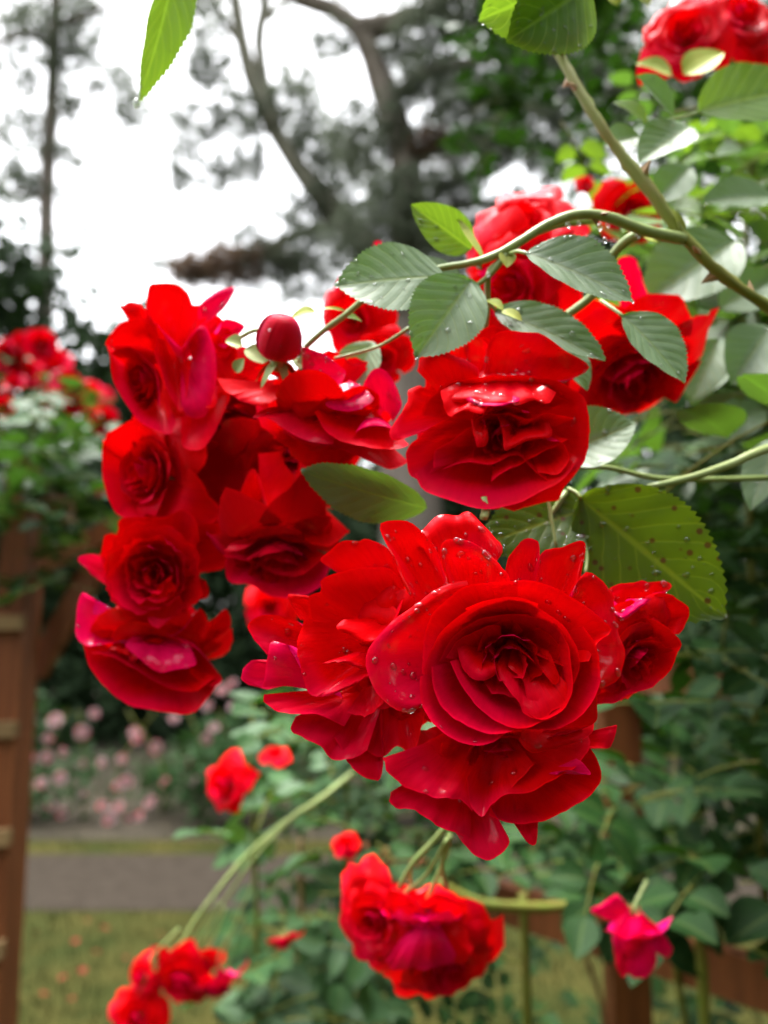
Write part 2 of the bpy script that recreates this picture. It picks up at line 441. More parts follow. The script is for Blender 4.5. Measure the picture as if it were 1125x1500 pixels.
def pine(label, trunks, clumps, seed, moss=False, brown=None):
    base = P(*trunks[0][0][0])
    t = thing('pine_tree', label, 'tree', (base[0], base[1], 0), 'pines against the sky')
    for i, (pts, rr) in enumerate(trunks):
        pw = [P(*p) for p in pts]
        if i == 0:
            pw = [np.array([pw[0][0], pw[0][1], -0.05])] + pw
            rr = [rr[0] * 1.15] + list(rr)
        MB().tube(pw, rr, n=26, sides=10, wob=0.25, seed=seed + i).build('trunk' if i == 0 else 'limb', M['bark_moss'] if moss else M['bark'], t)
    V, Fc = needle_tufts(clumps, seed)
    mk('crown', V, Fc, M['needle'], t, smooth=False)
    if brown:
        V, Fc = needle_tufts(brown, seed + 50)
        mk('dry_needles', V, Fc, M['needle_brown'], t, smooth=False)
    return t

pine('slim straight pine with sparse dark tufts, leftmost of the trees',
     [([(62, 520, 10), (66, 400, 10), (70, 250, 10), (78, 100, 10), (84, -60, 10), (90, -300, 10)], [.17, .13, .10, .085, .07, .04]),
      ([(78, 70, 10), (40, 50, 9.8), (-40, 80, 9.6)], [.06, .04, .02]), ([(80, 40, 10), (130, 20, 9.8), (190, -10, 9.6)], [.05, .035, .02]),
      ([(74, 170, 10), (110, 150, 10), (150, 120, 10)], [.04, .03, .015]), ([(70, 290, 10), (30, 280, 10), (-20, 285, 10)], [.04, .03, .015])],
     [(20, 20, 60, 35, 10, 60), (110, 20, 50, 35, 10, 60), (60, 60, 60, 25, 10, 40), (15, 110, 40, 30, 10, 35), (120, 75, 40, 20, 10, 30), (165, 125, 40, 26, 10, 32), (190, 165, 35, 25, 10, 28),
      (95, 160, 30, 25, 10, 22), (25, 190, 40, 30, 10, 30), (100, 230, 26, 18, 10, 14), (20, 275, 60, 14, 10, 40), (110, 285, 40, 10, 10, 12), (30, 250, 30, 16, 10, 14), (130, 345, 30, 12, 10, 8), (90, 370, 26, 16, 10, 10),
      (20, -70, 150, 50, 10, 120), (150, -90, 130, 60, 10, 100), (85, 110, 18, 40, 10, 24), (60, 200, 16, 40, 10, 18)], 11)
pine('mossy forked pine leaning left behind the red roses',
     [([(610, 520, 9.5), (560, 390, 9.5), (500, 320, 9.5), (450, 262, 9.5), (408, 200, 9.5), (380, 150, 9.5), (358, 80, 9.5), (345, 0, 9.5), (330, -150, 9.5)], [.26, .24, .22, .21, .19, .12, .09, .075, .04]),
      ([(400, 190, 9.5), (386, 120, 9.5), (380, 60, 9.5), (388, 0, 9.5), (400, -120, 9.5)], [.13, .08, .07, .06, .03]),
      ([(350, 60, 9.5), (320, 20, 9.5), (290, -10, 9.5)], [.05, .035, .02]), ([(500, 325, 9.5), (420, 350, 9.4), (350, 385, 9.2), (290, 395, 9.1)], [.10, .07, .05, .02]),
      ([(384, 30, 9.5), (420, 0, 9.5), (440, -40, 9.5)], [.05, .03, .02])],
     [(300, 30, 34, 40, 9.5, 40), (310, 105, 40, 30, 9.5, 45), (345, 165, 40, 28, 9.5, 40), (285, 180, 45, 25, 9.5, 34), (270, 225, 40, 18, 9.5, 16), (350, 245, 40, 24, 9.5, 30), (300, 265, 40, 16, 9.5, 14), (265, 262, 18, 22, 9.5, 14),
      (430, 165, 50, 40, 9.5, 60), (470, 215, 45, 40, 9.5, 70), (430, 120, 34, 22, 9.5, 24), (510, 270, 60, 50, 9.5, 110), (445, 310, 50, 26, 9.5, 50), (460, 370, 70, 30, 9.4, 80), (380, 355, 60, 20, 9.3, 30), (400, 385, 60, 16, 9.3, 40),
      (340, -60, 140, 50, 9.5, 90), (430, 410, 80, 30, 9.4, 70), (370, 210, 20, 50, 9.5, 26), (240, 385, 30, 10, 9.3, 8)],
     21, True, brown=[(330, 395, 60, 26, 9.2, 90), (280, 400, 40, 18, 9.2, 40), (395, 375, 40, 18, 9.3, 24)])
pine('thick dark pine with a wide fork, centre of the trees',
     [([(600, 560, 8.6), (598, 300, 8.6), (590, 220, 8.6), (566, 140, 8.6), (545, 80, 8.6), (525, 40, 8.6), (500, 18, 8.6), (455, 5, 8.6), (400, -30, 8.6)], [.40, .36, .33, .29, .25, .20, .15, .11, .07]),
      ([(528, 45, 8.6), (560, 38, 8.6), (620, 15, 8.6), (690, -30, 8.6)], [.15, .12, .09, .05]), ([(592, 240, 8.6), (640, 215, 8.5), (700, 205, 8.4), (800, 215, 8.3)], [.11, .08, .06, .03]),
      ([(570, 150, 8.6), (620, 110, 8.4), (700, 90, 8.2), (820, 70, 8.1)], [.09, .07, .05, .02]), ([(598, 330, 8.6), (680, 300, 8.4), (760, 300, 8.3)], [.10, .06, .03])],
     [(540, 200, 60, 50, 8.6, 110), (640, 130, 70, 40, 8.4, 110), (600, 300, 70, 50, 8.5, 150), (700, 170, 80, 34, 8.3, 120), (650, 50, 80, 34, 8.4, 110), (700, 10, 90, 30, 8.3, 120), (770, 120, 80, 40, 8.3, 130),
      (800, 40, 90, 50, 8.2, 170), (760, 200, 90, 26, 8.2, 90), (860, 130, 80, 50, 8.2, 130), (840, 230, 80, 30, 8.2, 90), (700, 235, 60, 18, 8.2, 50), (670, 270, 50, 18, 8.2, 40), (560, 350, 90, 40, 8.5, 130), (660, 360, 80, 40, 8.5, 130), (750, 330, 80, 40, 8.4, 110),
      (920, 60, 90, 60, 8.2, 160), (960, 160, 90, 70, 8.2, 180), (1080, 90, 120, 110, 8.2, 260), (1060, 230, 120, 80, 8.2, 220), (480, 60, 40, 22, 8.6, 24), (580, 90, 40, 20, 8.6, 24), (600, -60, 160, 50, 8.4, 160), (820, -60, 160, 60, 8.3, 200), (620, 210, 40, 18, 8.5, 26),
      (640, 430, 130, 40, 8.5, 120)], 31, brown=[(640, 215, 50, 14, 8.4, 40)])

def leafquads(blobs, seed, size):
    r = random.Random(seed)
    V, Fc, uv, n = [], [], [], 0
    for (c, R3, cnt) in blobs:
        c = np.asarray(c)
        for _ in range(cnt):
            q = nrm([r.gauss(0, 1), r.gauss(0, 1), r.gauss(0, 1)]) * (r.random() ** .45) * (1 + .18 * r.gauss(0, 1))
            p = c + q * np.asarray(R3)
            nn = nrm(q + np.array([r.gauss(0, .6), r.gauss(0, .6), r.gauss(.5, .6)]))
            a = nrm(np.cross(nn, [r.gauss(0, 1), r.gauss(0, 1), r.gauss(0, 1)])); b = np.cross(nn, a)
            s = size * r.uniform(.6, 1.4)
            V += [p - a * s, p + b * s * .5 - nn * s * .15, p + a * s, p - b * s * .5 - nn * s * .15]
            uv += [(.5, 0), (0, .5), (.5, 1), (1, .5)]
            Fc += [(n, n + 1, n + 2), (n, n + 2, n + 3)]; n += 4
    return V, Fc, uv

r = random.Random(5)
for i, (x, y, h, w, lab) in enumerate([
        (-4.9, 8.8, 6.0, 1.9, 'dark leafy tree behind the slim pine at the far left'),
        (-3.3, 9.6, 5.0, 1.8, 'low dark tree behind the pink shrub and wooden arch'),
        (-1.0, 9.9, 4.0, 1.8, 'dark tree hidden behind the cluster of red roses'),
        (1.3, 9.6, 4.6, 1.9, 'dark tree behind the lower rose leaves, right of the centre'),
        (3.4, 9.0, 6.6, 2.0, 'tall dark tree behind the dense rose leaves on the right'),
        (5.6, 9.0, 7.4, 2.2, 'tallest dark tree, behind the canes at the right edge'),
        (-7.6, 9.4, 6.2, 2.0, 'tall dark tree half out of frame at the far left')]):
    t = thing('hedge_tree', lab, 'tree', (x, y, 0), 'dark trees behind the garden')
    MB().tube([np.array([x, y, -.05]), np.array([x + .05, y, h * .4]), np.array([x, y + .1, h * .8])], [.12, .09, .03], 8, 7, .2, i).build('trunk', M['bark'], t)
    bl = []
    for k in range(11):
        z = h * (.06 + .90 * k / 11)
        bl.append(((x + r.uniform(-.4, .4) * w, y + r.uniform(-.4, .4), z), (w * .75 * (1.1 - .45 * k / 11), w * .55, h * .15), 620))
    V, Fc, uv = leafquads(bl, 60 + i, .12)
    mk('crown', V, Fc, M['leaf_hedge'], t, uv, smooth=False)

for i, (x, y, h, w, lab) in enumerate([  # out-of-view trees added to cut the light from behind and the right
        (-4.6, -5.8, 6.0, 2.3, 'unseen added shade tree behind the viewer to the left'),
        (-.6, -6.8, 6.2, 2.4, 'unseen added shade tree straight behind the viewer'),
        (3.4, -5.8, 7.0, 2.6, 'unseen added shade tree behind the viewer to the right'),
        (6.2, -1.6, 10.0, 2.8, 'unseen added shade tree beside the garden on the right'),
        (7.0, 3.6, 9.0, 2.6, 'unseen added shade tree beyond the rose bush on the right')]):
    t = thing('unseen_shade_tree', lab, 'tree', (x, y, 0), 'unseen trees added for shade')
    MB().tube([np.array([x, y, -.05]), np.array([x + .1, y, h * .4]), np.array([x, y + .1, h * .85])], [.25, .18, .05], 8, 8, .2, i).build('trunk', M['bark'], t)
    bl = [((x + r.uniform(-.4, .4) * w, y + r.uniform(-.4, .4) * w, h * (.16 + .8 * k / 11)), (w * (1.0 - .3 * k / 11), w * (1.0 - .3 * k / 11), h * .12), 420) for k in range(11)]
    V, Fc, uv = leafquads(bl, 160 + i, .20)
    mk('crown', V, Fc, M['leaf_hedge'], t, uv, smooth=False)

# ------------------------------------------------------------------ leaves
def leaf_geo(L, Wd, nv=16, nu=6, serr=0.0, fold=0.25, droop=0.2, wave=0.0, seed=0, shape=0.85):
    """leaf in its own frame: x across, y along, z normal; base at origin"""
    r = random.Random(seed)
    ph = r.random() * 6
    V, uv = [], []
    for j in range(nv + 1):
        v = j / nv
        w = (math.sin(math.pi * v ** shape) ** 0.75) * Wd / 2 if 0 < v < 1 else 0.0
        if v > 0.9: w *= 1 - 0.35 * ((v - .9) / .1)
        for i in range(nu + 1):
            u = -1 + 2 * i / nu
            ww = w
            y = v * L
            if serr and abs(u) == 1 and 0.04 < v < .985:
                tooth = (j % 2)
                ww = w * (1 + serr * (0.55 if tooth else -0.55)); y += (L * 0.010 if tooth else -L * .004)
            x = u * ww
            z = abs(x) * fold - droop * L * v * v * 0.5 + wave * L * math.sin(5.5 * v + ph + (1.2 if u > 0 else 0)) * abs(u) ** 1.5 * .5
            z += 0.012 * L * math.sin(v * 26 - abs(u) * 4) * abs(u) * (1 if nv > 20 else 0) * .35
            V.append((x, y, z)); uv.append((0.5 + u * 0.5, v))
    return np.array(V), gridfaces(nu, nv), np.array(uv)

def frame(axis, normal):
    a = nrm(axis); n = nrm(normal)
    n = nrm(n - a * np.dot(a, n)); x = np.cross(a, n)
    return x, a, n

def drops_on(V, Fc, nrmls, cnt, rmin, rmax, seed, mb):
    r = random.Random(seed)
    for _ in range(cnt):
        f = Fc[r.randrange(len(Fc))]
        w = [r.random() + .05 for _ in f]; sw = sum(w)
        p = sum(V[i] * wi for i, wi in zip(f, w)) / sw
        nn = nrm(sum(nrmls[i] for i in f))
        s = rmin + (rmax - rmin) * r.random() ** 2.2
        a = nrm(np.cross(nn, [0.2, .9, .4])); b = np.cross(nn, a)
        e = r.uniform(.8, 1.6)
        mb.blob(p + nn * s * .12, (a * s * e, b * s, nn * s * .5), 8, 6)

def vnorm(V, Fc):
    V = np.asarray(V); Nn = np.zeros_like(V)
    for f in Fc:
        n = np.cross(V[f[1]] - V[f[0]], V[f[2]] - V[f[0]])
        if len(f) == 4: n = n + np.cross(V[f[2]] - V[f[0]], V[f[3]] - V[f[0]])
        for i in f: Nn[i] += n
    return Nn / np.maximum(np.linalg.norm(Nn, axis=1)[:, None], 1e-12)

def leaf(parent, b, t, wpx, normal, mat='leaf', drops=0, fold=.36, droop=.22, wave=.04, serr=.05, seed=0, shape=.85, stalk=None, label=None):
    """one big leaf: b, t = base and tip as (px, py, depth); wpx = full width in photograph pixels at the leaf's depth"""
    B, T = P(*b), P(*t)
    L = np.linalg.norm(T - B)
    Wd = wpx * (b[2] + t[2]) / 2 / F
    x, a, n = frame(T - B, D(*normal))
    V, Fc, uv = leaf_geo(L, Wd, 52, 8, serr, fold, droop, wave, seed, shape)
    # keep the tip where it was asked for although the blade droops
    Vw = B + V[:, :1] * x + V[:, 1:2] * a + (V[:, 2:] + droop * L * .5 * V[:, 1:2] / L) * n
    o = mk('leaf', Vw, Fc, M[mat], parent, uv, label=label)
    if stalk is not None:
        MB().tube([P(*s) for s in stalk] + [B + a * L * .02], [.0009, .0008, .0007], 8, 6).build('petiole', M['stem'], o)
    if drops:
        mb = MB(); drops_on(Vw, Fc, vnorm(Vw, Fc), int(drops * 1.8), .00030, .0014, seed + 5, mb)
        mb.build('water_drops', M['water'], o, kind='stuff')
    return o

def stem(parent, pts, rad_mm, mat='stem', n=28, sides=10, name='stem', wob=.12, seed=0):
    rr = np.array(np.atleast_1d(rad_mm), float) / 1000
    return MB().tube([P(*p) for p in pts], rr, n, sides, wob, seed).build(name, M[mat], parent)

def thorns(parent, pts, cnt, size, seed):
    r = random.Random(seed)
    c = catmull([P(*p) for p in pts], 60)
    for _ in range(cnt):
        i = r.randrange(5, 55)
        t = nrm(c[i + 1] - c[i]); q = nrm(np.cross(t, [r.gauss(0, 1), r.gauss(0, 1), r.gauss(0, 1)])); s = np.cross(t, q)
        b = c[i] + q * size * .35
        V = [b + t * size * .5, b + s * size * .25, b - t * size * .6, b - s * size * .25, b + q * size * 1.1 - t * size * .5]
        mk('thorn', V, [(0, 1, 4), (1, 2, 4), (2, 3, 4), (3, 0, 4)], M['thorn'], parent, smooth=False)

def bract(parent, b, t, wpx, normal, mat='young', seed=0, name='bract'):
    B, T = P(*b), P(*t)
    L = np.linalg.norm(T - B)
    x, a, n = frame(T - B, D(*normal))
    V, Fc, uv = leaf_geo(L, wpx * b[2] / F, 10, 4, 0, .35, .3, .05, seed, .75)
    return mk(name, B + V[:, :1] * x + V[:, 1:2] * a + (V[:, 2:] + .15 * V[:, 1:2]) * n, Fc, M[mat], parent, uv)

# ------------------------------------------------------------------ roses
class Rose:
    def __init__(s, label, c, d0, crop=None, group='red roses', mat='petal', seed=0, cat='rose'):
        """c = bloom centre (px, py) ; d0 = its depth ; crop = (x0, y0, scale) of the drawing the rims are measured in"""
        s.c = P(c[0], c[1], d0); s.d0 = d0; s.crop = crop or (0, 0, 1)
        s.t = thing('rose', label, cat, s.c, group)
        s.mat = mat; s.r = random.Random(seed * 31 + 3); s.seed = seed; s.k = 0
        s.wet = MB()
    def at(s, q):
        x0, y0, sc = s.crop
        return P(x0 + q[0] * sc, y0 + q[1] * sc, s.d0 + q[2] / 1000.0)
    def put(s, V, Fc, uv, mat, wet):
        o = mk('petal', V, Fc, M[mat or s.mat], s.t, uv)
        if wet: drops_on(V, Fc, vnorm(V, Fc), int(wet * 1.4), .00030, .0015, s.seed * 100 + s.k, s.wet)
        s.k += 1
        return o
    def rim(s, base, rim, bulge=5.0, curl=2.0, flip=False, ruf=.5, nu=26, nv=11, mat=None, bdir=None, wet=0, pleat=.38):
        """petal spanned between its base and the rim curve, both as (x, y, mm behind the bloom plane)"""
        B = s.at(base)
        R = catmull([s.at(q) for q in rim], nu + 1)
        view = nrm(B - CAM)
        bd = view if bdir is None else D(*bdir)
        ph = s.r.random() * 20
        V, uv = [], []
        Rm_ = R.mean(axis=0)
        span = np.linalg.norm(R[nu // 2] - B)
        for j in range(nv + 1):
            v = j / nv
            for i in range(nu + 1):
                u = i / nu
                Bi = B + (R[i] - Rm_) * .30
                e = R[i] - Bi
                p = Bi + e * (v ** .92)
                p = p + bd * bulge / 1000 * math.sin(math.pi * v) * (0.55 + .45 * math.sin(math.pi * u))
                k = max(0.0, (v - .70) / .30)
                p = p + view * curl * 1.25 / 1000 * k ** 2.4
                f = ruf / 1000 * v ** 2 * (mnoise.noise(Vector((u * 6 + ph, v * 1.5, ph))) * 1.6 + .8 * mnoise.noise(Vector((u * 15 + ph, v * 3, 3.1 + ph))))
                pl = pleat / 1000 * v * (1 - .6 * v) * math.sin(u * 23 + 3 * mnoise.noise(Vector((u * 3, ph, 0))) + ph)
                sc_ = .55 / 1000 * v ** 3 * mnoise.noise(Vector((u * 11 + ph, 7.7, ph))) * (ruf > .25)
                big = ruf * 2.6 / 1000 * v ** 2.4 * mnoise.noise(Vector((u * 3.6 + ph * 1.7, v * .8, ph + 2.2))) * min(1.0, span / .022)
                p = p + view * (f * 1.2 + pl + big) + nrm(e) * (f * .9 + sc_)
                V.append(p); uv.append((u, v))
        V = np.array(V)
        Fc = gridfaces(nu, nv)
        nn = vnorm(V, Fc).mean(axis=0)
        if (np.dot(nn, view) > 0) != flip:
            Fc = [f[::-1] for f in Fc]
        return s.put(V, Fc, np.array(uv), mat, wet)
    def rosette(s, axis, R, rings, cpx=None, back=.35, nu=12, nv=9, seed=None, mat=None, roll=0.0, wet=0):
        """rings of petals round an axis; ring = (count, rim radius, height, curl, half-angle factor)"""
        r = random.Random(seed if seed is not None else s.seed * 7 + 1)
        az = D(*axis)
        ax = nrm(np.cross(az, [0.13, .3, .94])); ay = np.cross(az, ax)
        c = s.c if cpx is None else s.at(cpx)
        o = c - az * R * back
        ph0 = roll
        for k, (cnt, rr, hh, curl, wf) in enumerate(rings):
            ph0 += 2.4
            for m in range(cnt):
                phi0 = ph0 + 2 * math.pi * (m + r.uniform(-.18, .18)) / cnt
                Rm = R * rr * r.uniform(.92, 1.08); H = R * hh * r.uniform(.9, 1.1); wa = math.pi / cnt * wf * r.uniform(.92, 1.1)
                cu = curl * r.uniform(.6, 1.4); ph = r.random() * 30; tip = r.choice([0, 0, .10, .16]) if rr > .5 else 0
                tw = r.uniform(-.25, .25) + (.5 if rr < .3 else 0)
                amp = .05 + .05 * rr
                V, uv = [], []
                for j in range(nv + 1):
                    vv = j / nv
                    for i in range(nu + 1):
                        u = -1 + 2 * i / nu
                        v = vv * (1 - .30 * abs(u) ** 2.6 + tip * math.exp(-(u / .22) ** 2))
                        k2 = max(0.0, (v - .62) / .38)
                        rad_ = Rm * (.12 + .88 * math.sin(min(v, 1.2) * math.pi / 2) ** .9) + Rm * cu * .28 * k2 ** 1.6
                        z = H * v ** 1.35 - cu * R * .34 * k2 ** 2
                        ru = mnoise.noise(Vector((u * 2.2 + ph, v * 1.2, ph))) * 1.5 + mnoise.noise(Vector((u * 6 + ph, v * 2, ph + 5)))
                        rad_ += R * amp * ru * v * v + R * .06 * abs(u) ** 3 * v
                        z += R * amp * .6 * ru * v * v
                        phi = phi0 + u * wa * (.45 + .55 * math.sin(min(1, v * 1.3) * math.pi / 2)) + tw * v
                        V.append(o + (ax * math.cos(phi) + ay * math.sin(phi)) * rad_ + az * z)
                        uv.append((i / nu, vv))
                V = np.array(V)
                Fc = gridfaces(nu, nv)
                # inner face looks along the axis
                cen = V[len(V) // 2]; nn = vnorm(V, Fc)[len(V) // 2]
                if np.dot(nn, az * .6 - (cen - o - az * np.dot(cen - o, az)) / max(R, 1e-6)) < 0:
                    Fc = [f[::-1] for f in Fc]
                s.put(V, Fc, np.array(uv), mat, wet if rr > .6 else 0)
        return o, az
    def calyx(s, o, az, R, sepals=5, pedicel=None):
        MB().blob(o - az * R * .08, (nrm(np.cross(az, [.1, .2, .9])) * R * .13, np.cross(az, nrm(np.cross(az, [.1, .2, .9]))) * R * .13, az * R * .2)).build('calyx', M['calyx'], s.t)
        ax = nrm(np.cross(az, [.1, .2, .9])); ay = np.cross(az, ax)
        for k in range(sepals):
            q = 2 * math.pi * k / sepals + .4
            d = ax * math.cos(q) + ay * math.sin(q)
            x, a, n = frame(d * .9 - az * .35, az)
            V, Fc, uv = leaf_geo(R * .62, R * .17, 8, 4, 0, .2, .6, .05, k, .6)
            mk('sepal', o + d * R * .08 + V[:, :1] * x + V[:, 1:2] * a + V[:, 2:] * n, Fc, M['calyx'], s.t, uv)
        if pedicel is not None:
            pts = [o - az * R * .2] + [P(*q) for q in pedicel]
            MB().tube(pts, [.0016, .0013, .0014], 18, 8, .1).build('pedicel', M['stem'], s.t)
    def done(s):
        if s.wet.n: s.wet.build('water_drops', M['water'], s.t, kind='stuff')

FULL = [(2, .10, .62, 0, 1.7), (3, .17, .66, .05, 1.6), (4, .27, .70, .1, 1.5), (4, .38, .70, .2, 1.5), (5, .52, .66, .4, 1.45), (5, .70, .55, .8, 1.4), (6, .92, .34, 1.1, 1.35)]
LOOSE = [(3, .16, .55, .1, 1.6), (4, .30, .60, .3, 1.5), (5, .50, .58, .6, 1.4), (5, .75, .48, 1.0, 1.4), (6, 1.0, .25, 1.0, 1.3)]
CORE = [(2, .12, .55, 0, 1.8), (3, .24, .60, .05, 1.6), (4, .40, .60, .1, 1.5), (5, .60, .58, .2, 1.45)]
SMALL = [(3, .22, .75, .1, 1.7), (4, .45, .75, .4, 1.5), (5, .72, .55, .9, 1.4), (5, .95, .3, 1.0, 1.3)]

# ------------------------------------------------------------------ the big front cluster
C1 = (520, 730, .3733)
R1 = Rose('largest and sharpest red rose, facing the viewer with dewy outer petals', (735, 940), .264, C1, 'red roses of the front cluster', seed=1)
R1.rosette((-.05, -.12, 1), .0195, [(3, .28, .95, .1, 1.6), (4, .5, .95, .3, 1.5), (5, .85, .8, .4, 1.5)], cpx=(600, 620, 15), seed=4, nu=14)
q = R1.rim
# back petals
q((350, 440, 22), [(205, 372, 14), (150, 240, 15), (95, 112, 17), (128, 80, 18), (215, 88, 17), (300, 170, 14), (345, 262, 12), (365, 320, 12)], 3, 2, wet=26, mat='petal_wet')
q((440, 420, 24), [(230, 150, 20), (290, 92, 22), (340, 58, 24), (405, 62, 25), (440, 44, 24), (500, 92, 22), (575, 180, 19), (570, 230, 17), (520, 262, 15)], -4, 3, bdir=(0, -1, 0), wet=30, mat='petal_wet')
q((470, 400, 18), [(352, 300, 9), (340, 255, 8), (336, 185, 9), (385, 155, 10), (470, 172, 10), (540, 228, 9), (600, 300, 8), (608, 330, 9)], 2, 2.5, wet=22, mat='petal_wet')
q((650, 420, 20), [(592, 330, 12), (596, 250, 12), (655, 160, 13), (715, 160, 14), (726, 225, 14), (720, 330, 13)], 3, 2, wet=8)
q((760, 420, 22), [(715, 330, 15), (724, 225, 15), (800, 190, 16), (902, 168, 17), (892, 280, 16), (880, 370, 15)], 2.5, 2, wet=8)
q((800, 560, 20), [(870, 360, 14), (890, 300, 14), (932, 288, 15), (1000, 350, 16), (1025, 480, 15), (1066, 610, 15), (1040, 705, 14), (965, 748, 12), (900, 720, 11)], 3, 3, wet=34, mat='petal_wet')
q((720, 960, 20), [(960, 700, 12), (955, 800, 13), (950, 870, 14), (900, 900, 13), (800, 915, 10)], 3, 2)
# left drop laden petal
q((420, 590, 18), [(440, 318, 8), (335, 345, 7), (245, 400, 5), (140, 480, 3), (62, 570, 3), (42, 650, 3), (75, 765, 2), (160, 838, 1), (235, 838, 2), (275, 790, 4)], 1.5, 4, wet=60, ruf=.35, mat='petal_wet')
# outer cup
q((660, 600, 24), [(540, 345, 6), (600, 322, 5), (690, 315, 4), (800, 352, 3), (920, 425, 2), (1012, 515, 2), (960, 560, 1), (920, 640, 0)], 7, 3.5, ruf=.4, wet=6)
q((650, 640, 25), [(900, 500, 2), (950, 580, 0), (966, 670, -1), (955, 760, -1), (900, 850, 0), (830, 895, 1), (740, 912, 2), (640, 905, 3)], 8, 2, ruf=.35)
q((560, 600, 24), [(262, 690, 2), (265, 560, 3), (290, 470, 4), (350, 400, 5), (430, 340, 5), (520, 330, 6), (640, 330, 6)], 6, 2.5, ruf=.4)
q((590, 640, 26), [(252, 700, 1), (256, 800, -1), (325, 905, -2), (436, 970, -2), (540, 962, -1), (600, 920, 1), (690, 900, 2)], 9, 1.5, ruf=.5, wet=5)
# ring of the cup
q((600, 630, 24), [(262, 720, 2), (285, 620, 2), (340, 520, 1), (420, 450, 0), (520, 400, -1), (620, 385, -1), (720, 410, 0)], 8, 1.5, ruf=.4)
q((640, 620, 24), [(430, 430, 2), (540, 395, 0), (650, 400, -1), (740, 440, -2), (820, 500, -2), (870, 580, -2), (885, 650, -1), (862, 730, 0)], 8, 2, ruf=.5)
q((600, 640, 25), [(300, 660, 3), (310, 760, 1), (360, 840, 0), (440, 895, -1), (540, 925, -1), (620, 915, 0)], 7, .8, ruf=.35)
q((610, 640, 24), [(370, 640, 5), (420, 740, 2), (480, 815, 1), (560, 880, 0), (650, 905, 0), (730, 880, 1), (790, 860, 2)], 5.5, .8, ruf=.3)
q((640, 620, 25), [(640, 800, 3), (720, 870, 1), (800, 845, 0), (850, 780, 0), (858, 690, 0), (830, 560, 1), (780, 480, 2)], 7, .8, ruf=.5)
q((600, 620, 24), [(330, 640, 5), (370, 560, 4), (440, 500, 3), (540, 460, 2), (650, 455, 1), (760, 480, 1), (830, 550, 2)], 6, 1.2, ruf=.5)
# inner swirl
q((520, 560, 20), [(400, 590, 8), (420, 660, 6), (455, 705, 5), (505, 718, 5), (550, 690, 6), (555, 640, 7), (520, 590, 9)], -3, 1, ruf=.3)
q((560, 640, 18), [(355, 625, 7), (400, 560, 6), (460, 525, 5), (530, 500, 6), (570, 500, 8)], 4, 1, ruf=.3)
q((640, 600, 20), [(552, 660, 7), (580, 720, 4), (640, 800, 2), (665, 850, 2), (730, 872, 1), (770, 840, 1), (825, 800, 2)], -2, 1, ruf=.6)
q((660, 590, 20), [(600, 660, 8), (660, 720, 5), (680, 790, 4), (760, 815, 3), (830, 810, 3), (845, 740, 4)], -2, .8, ruf=.6)
q((640, 560, 20), [(590, 580, 9), (650, 600, 6), (720, 660, 5), (780, 730, 4), (800, 690, 5), (760, 600, 7)], -2.5, .8, ruf=.4)
q((690, 540, 20), [(640, 560, 9), (690, 600, 7), (770, 640, 6), (850, 660, 6), (840, 560, 7), (760, 500, 8)], 2, .8, ruf=.5)
q((560, 560, 20), [(480, 600, 8), (500, 540, 7), (550, 490, 7), (620, 480, 8), (660, 520, 9)], 3, .5, ruf=.3)
R1.calyx(P(735, 940, .300), D(0, .1, 1), .036, pedicel=[(745, 860, .325), (790, 780, .34), (830, 720, .345)])
R1.done()

C2 = (340, 780, .26667)
R2 = Rose('red rose behind the left side of the largest bloom, petals fanning left', (500, 960), .287, C2, 'red roses of the front cluster', seed=2)
q = R2.rim
R2.rosette((-.45, -.25, .85), .026, LOOSE, cpx=(820, 760, 14), seed=8)
q((950, 420, 22), [(600, 225, 12), (480, 150, 11), (540, 80, 10), (620, 36, 10), (700, 52, 11), (745, 40, 11), (850, 80, 12), (920, 200, 14)], 4, 2, ruf=.6, wet=5)
q((900, 560, 20), [(425, 470, 8), (418, 350, 7), (486, 320, 6), (488, 255, 5), (600, 213, 5), (720, 190, 5), (870, 200, 7), (960, 320, 9)], 4, 1.5, ruf=.5, wet=3)
q((490, 470, 18), [(375, 480, 14), (300, 352, 15), (350, 338, 15), (420, 350, 13), (470, 380, 12)], 2, 2)
q((560, 640, 18), [(185, 670, 10), (110, 580, 12), (80, 512, 13), (150, 460, 12), (260, 455, 11), (370, 495, 10), (400, 580, 10)], 3, 2, wet=4)
q((560, 860, 15), [(165, 850, 6), (185, 720, 7), (215, 600, 8), (300, 630, 8), (370, 740, 6), (450, 900, 4)], -3, 2, mat='petal_pink_wet', wet=14, bdir=(-.2, -1, 0))
q((330, 800, 20), [(190, 865, 16), (90, 835, 18), (42, 795, 19), (90, 712, 18), (200, 700, 16)], 2, 2, mat='petal_pink')
q((780, 600, 16), [(390, 480, 5), (350, 640, 2), (372, 760, 1), (440, 900, 1), (560, 880, 1), (740, 810, 2)], 3, 1.5, ruf=.6, wet=4)
q((840, 480, 12), [(610, 480, 1), (572, 525, -2), (640, 565, -2), (740, 615, -1), (880, 520, 2), (950, 350, 5)], -2, 1, ruf=.3)
q((760, 730, 8), [(463, 902, -2), (540, 895, -3), (650, 850, -2), (760, 790, 0)], -2, 1, ruf=.3)
q((720, 660, 9), [(490, 720, 0), (600, 715, -2), (700, 750, -1), (760, 760, 1)], -2, 1, ruf=.3)
q((640, 880, 16), [(168, 890, 7), (175, 935, 6), (260, 985, 5), (350, 1000, 4), (470, 1000, 3), (620, 1060, 4)], 4, 2, ruf=.8)
q((780, 860, 20), [(350, 1010, 7), (322, 1085, 6), (400, 1130, 5), (490, 1190, 4), (530, 1235, 4), (640, 1250, 4), (740, 1200, 4)], 4, 2, ruf=.9)
q((800, 880, 20), [(560, 1130, 6), (640, 1270, 5), (700, 1345, 5), (800, 1366, 6), (832, 1260, 7), (810, 1100, 8)], 4, 2, ruf=.7, wet=4)
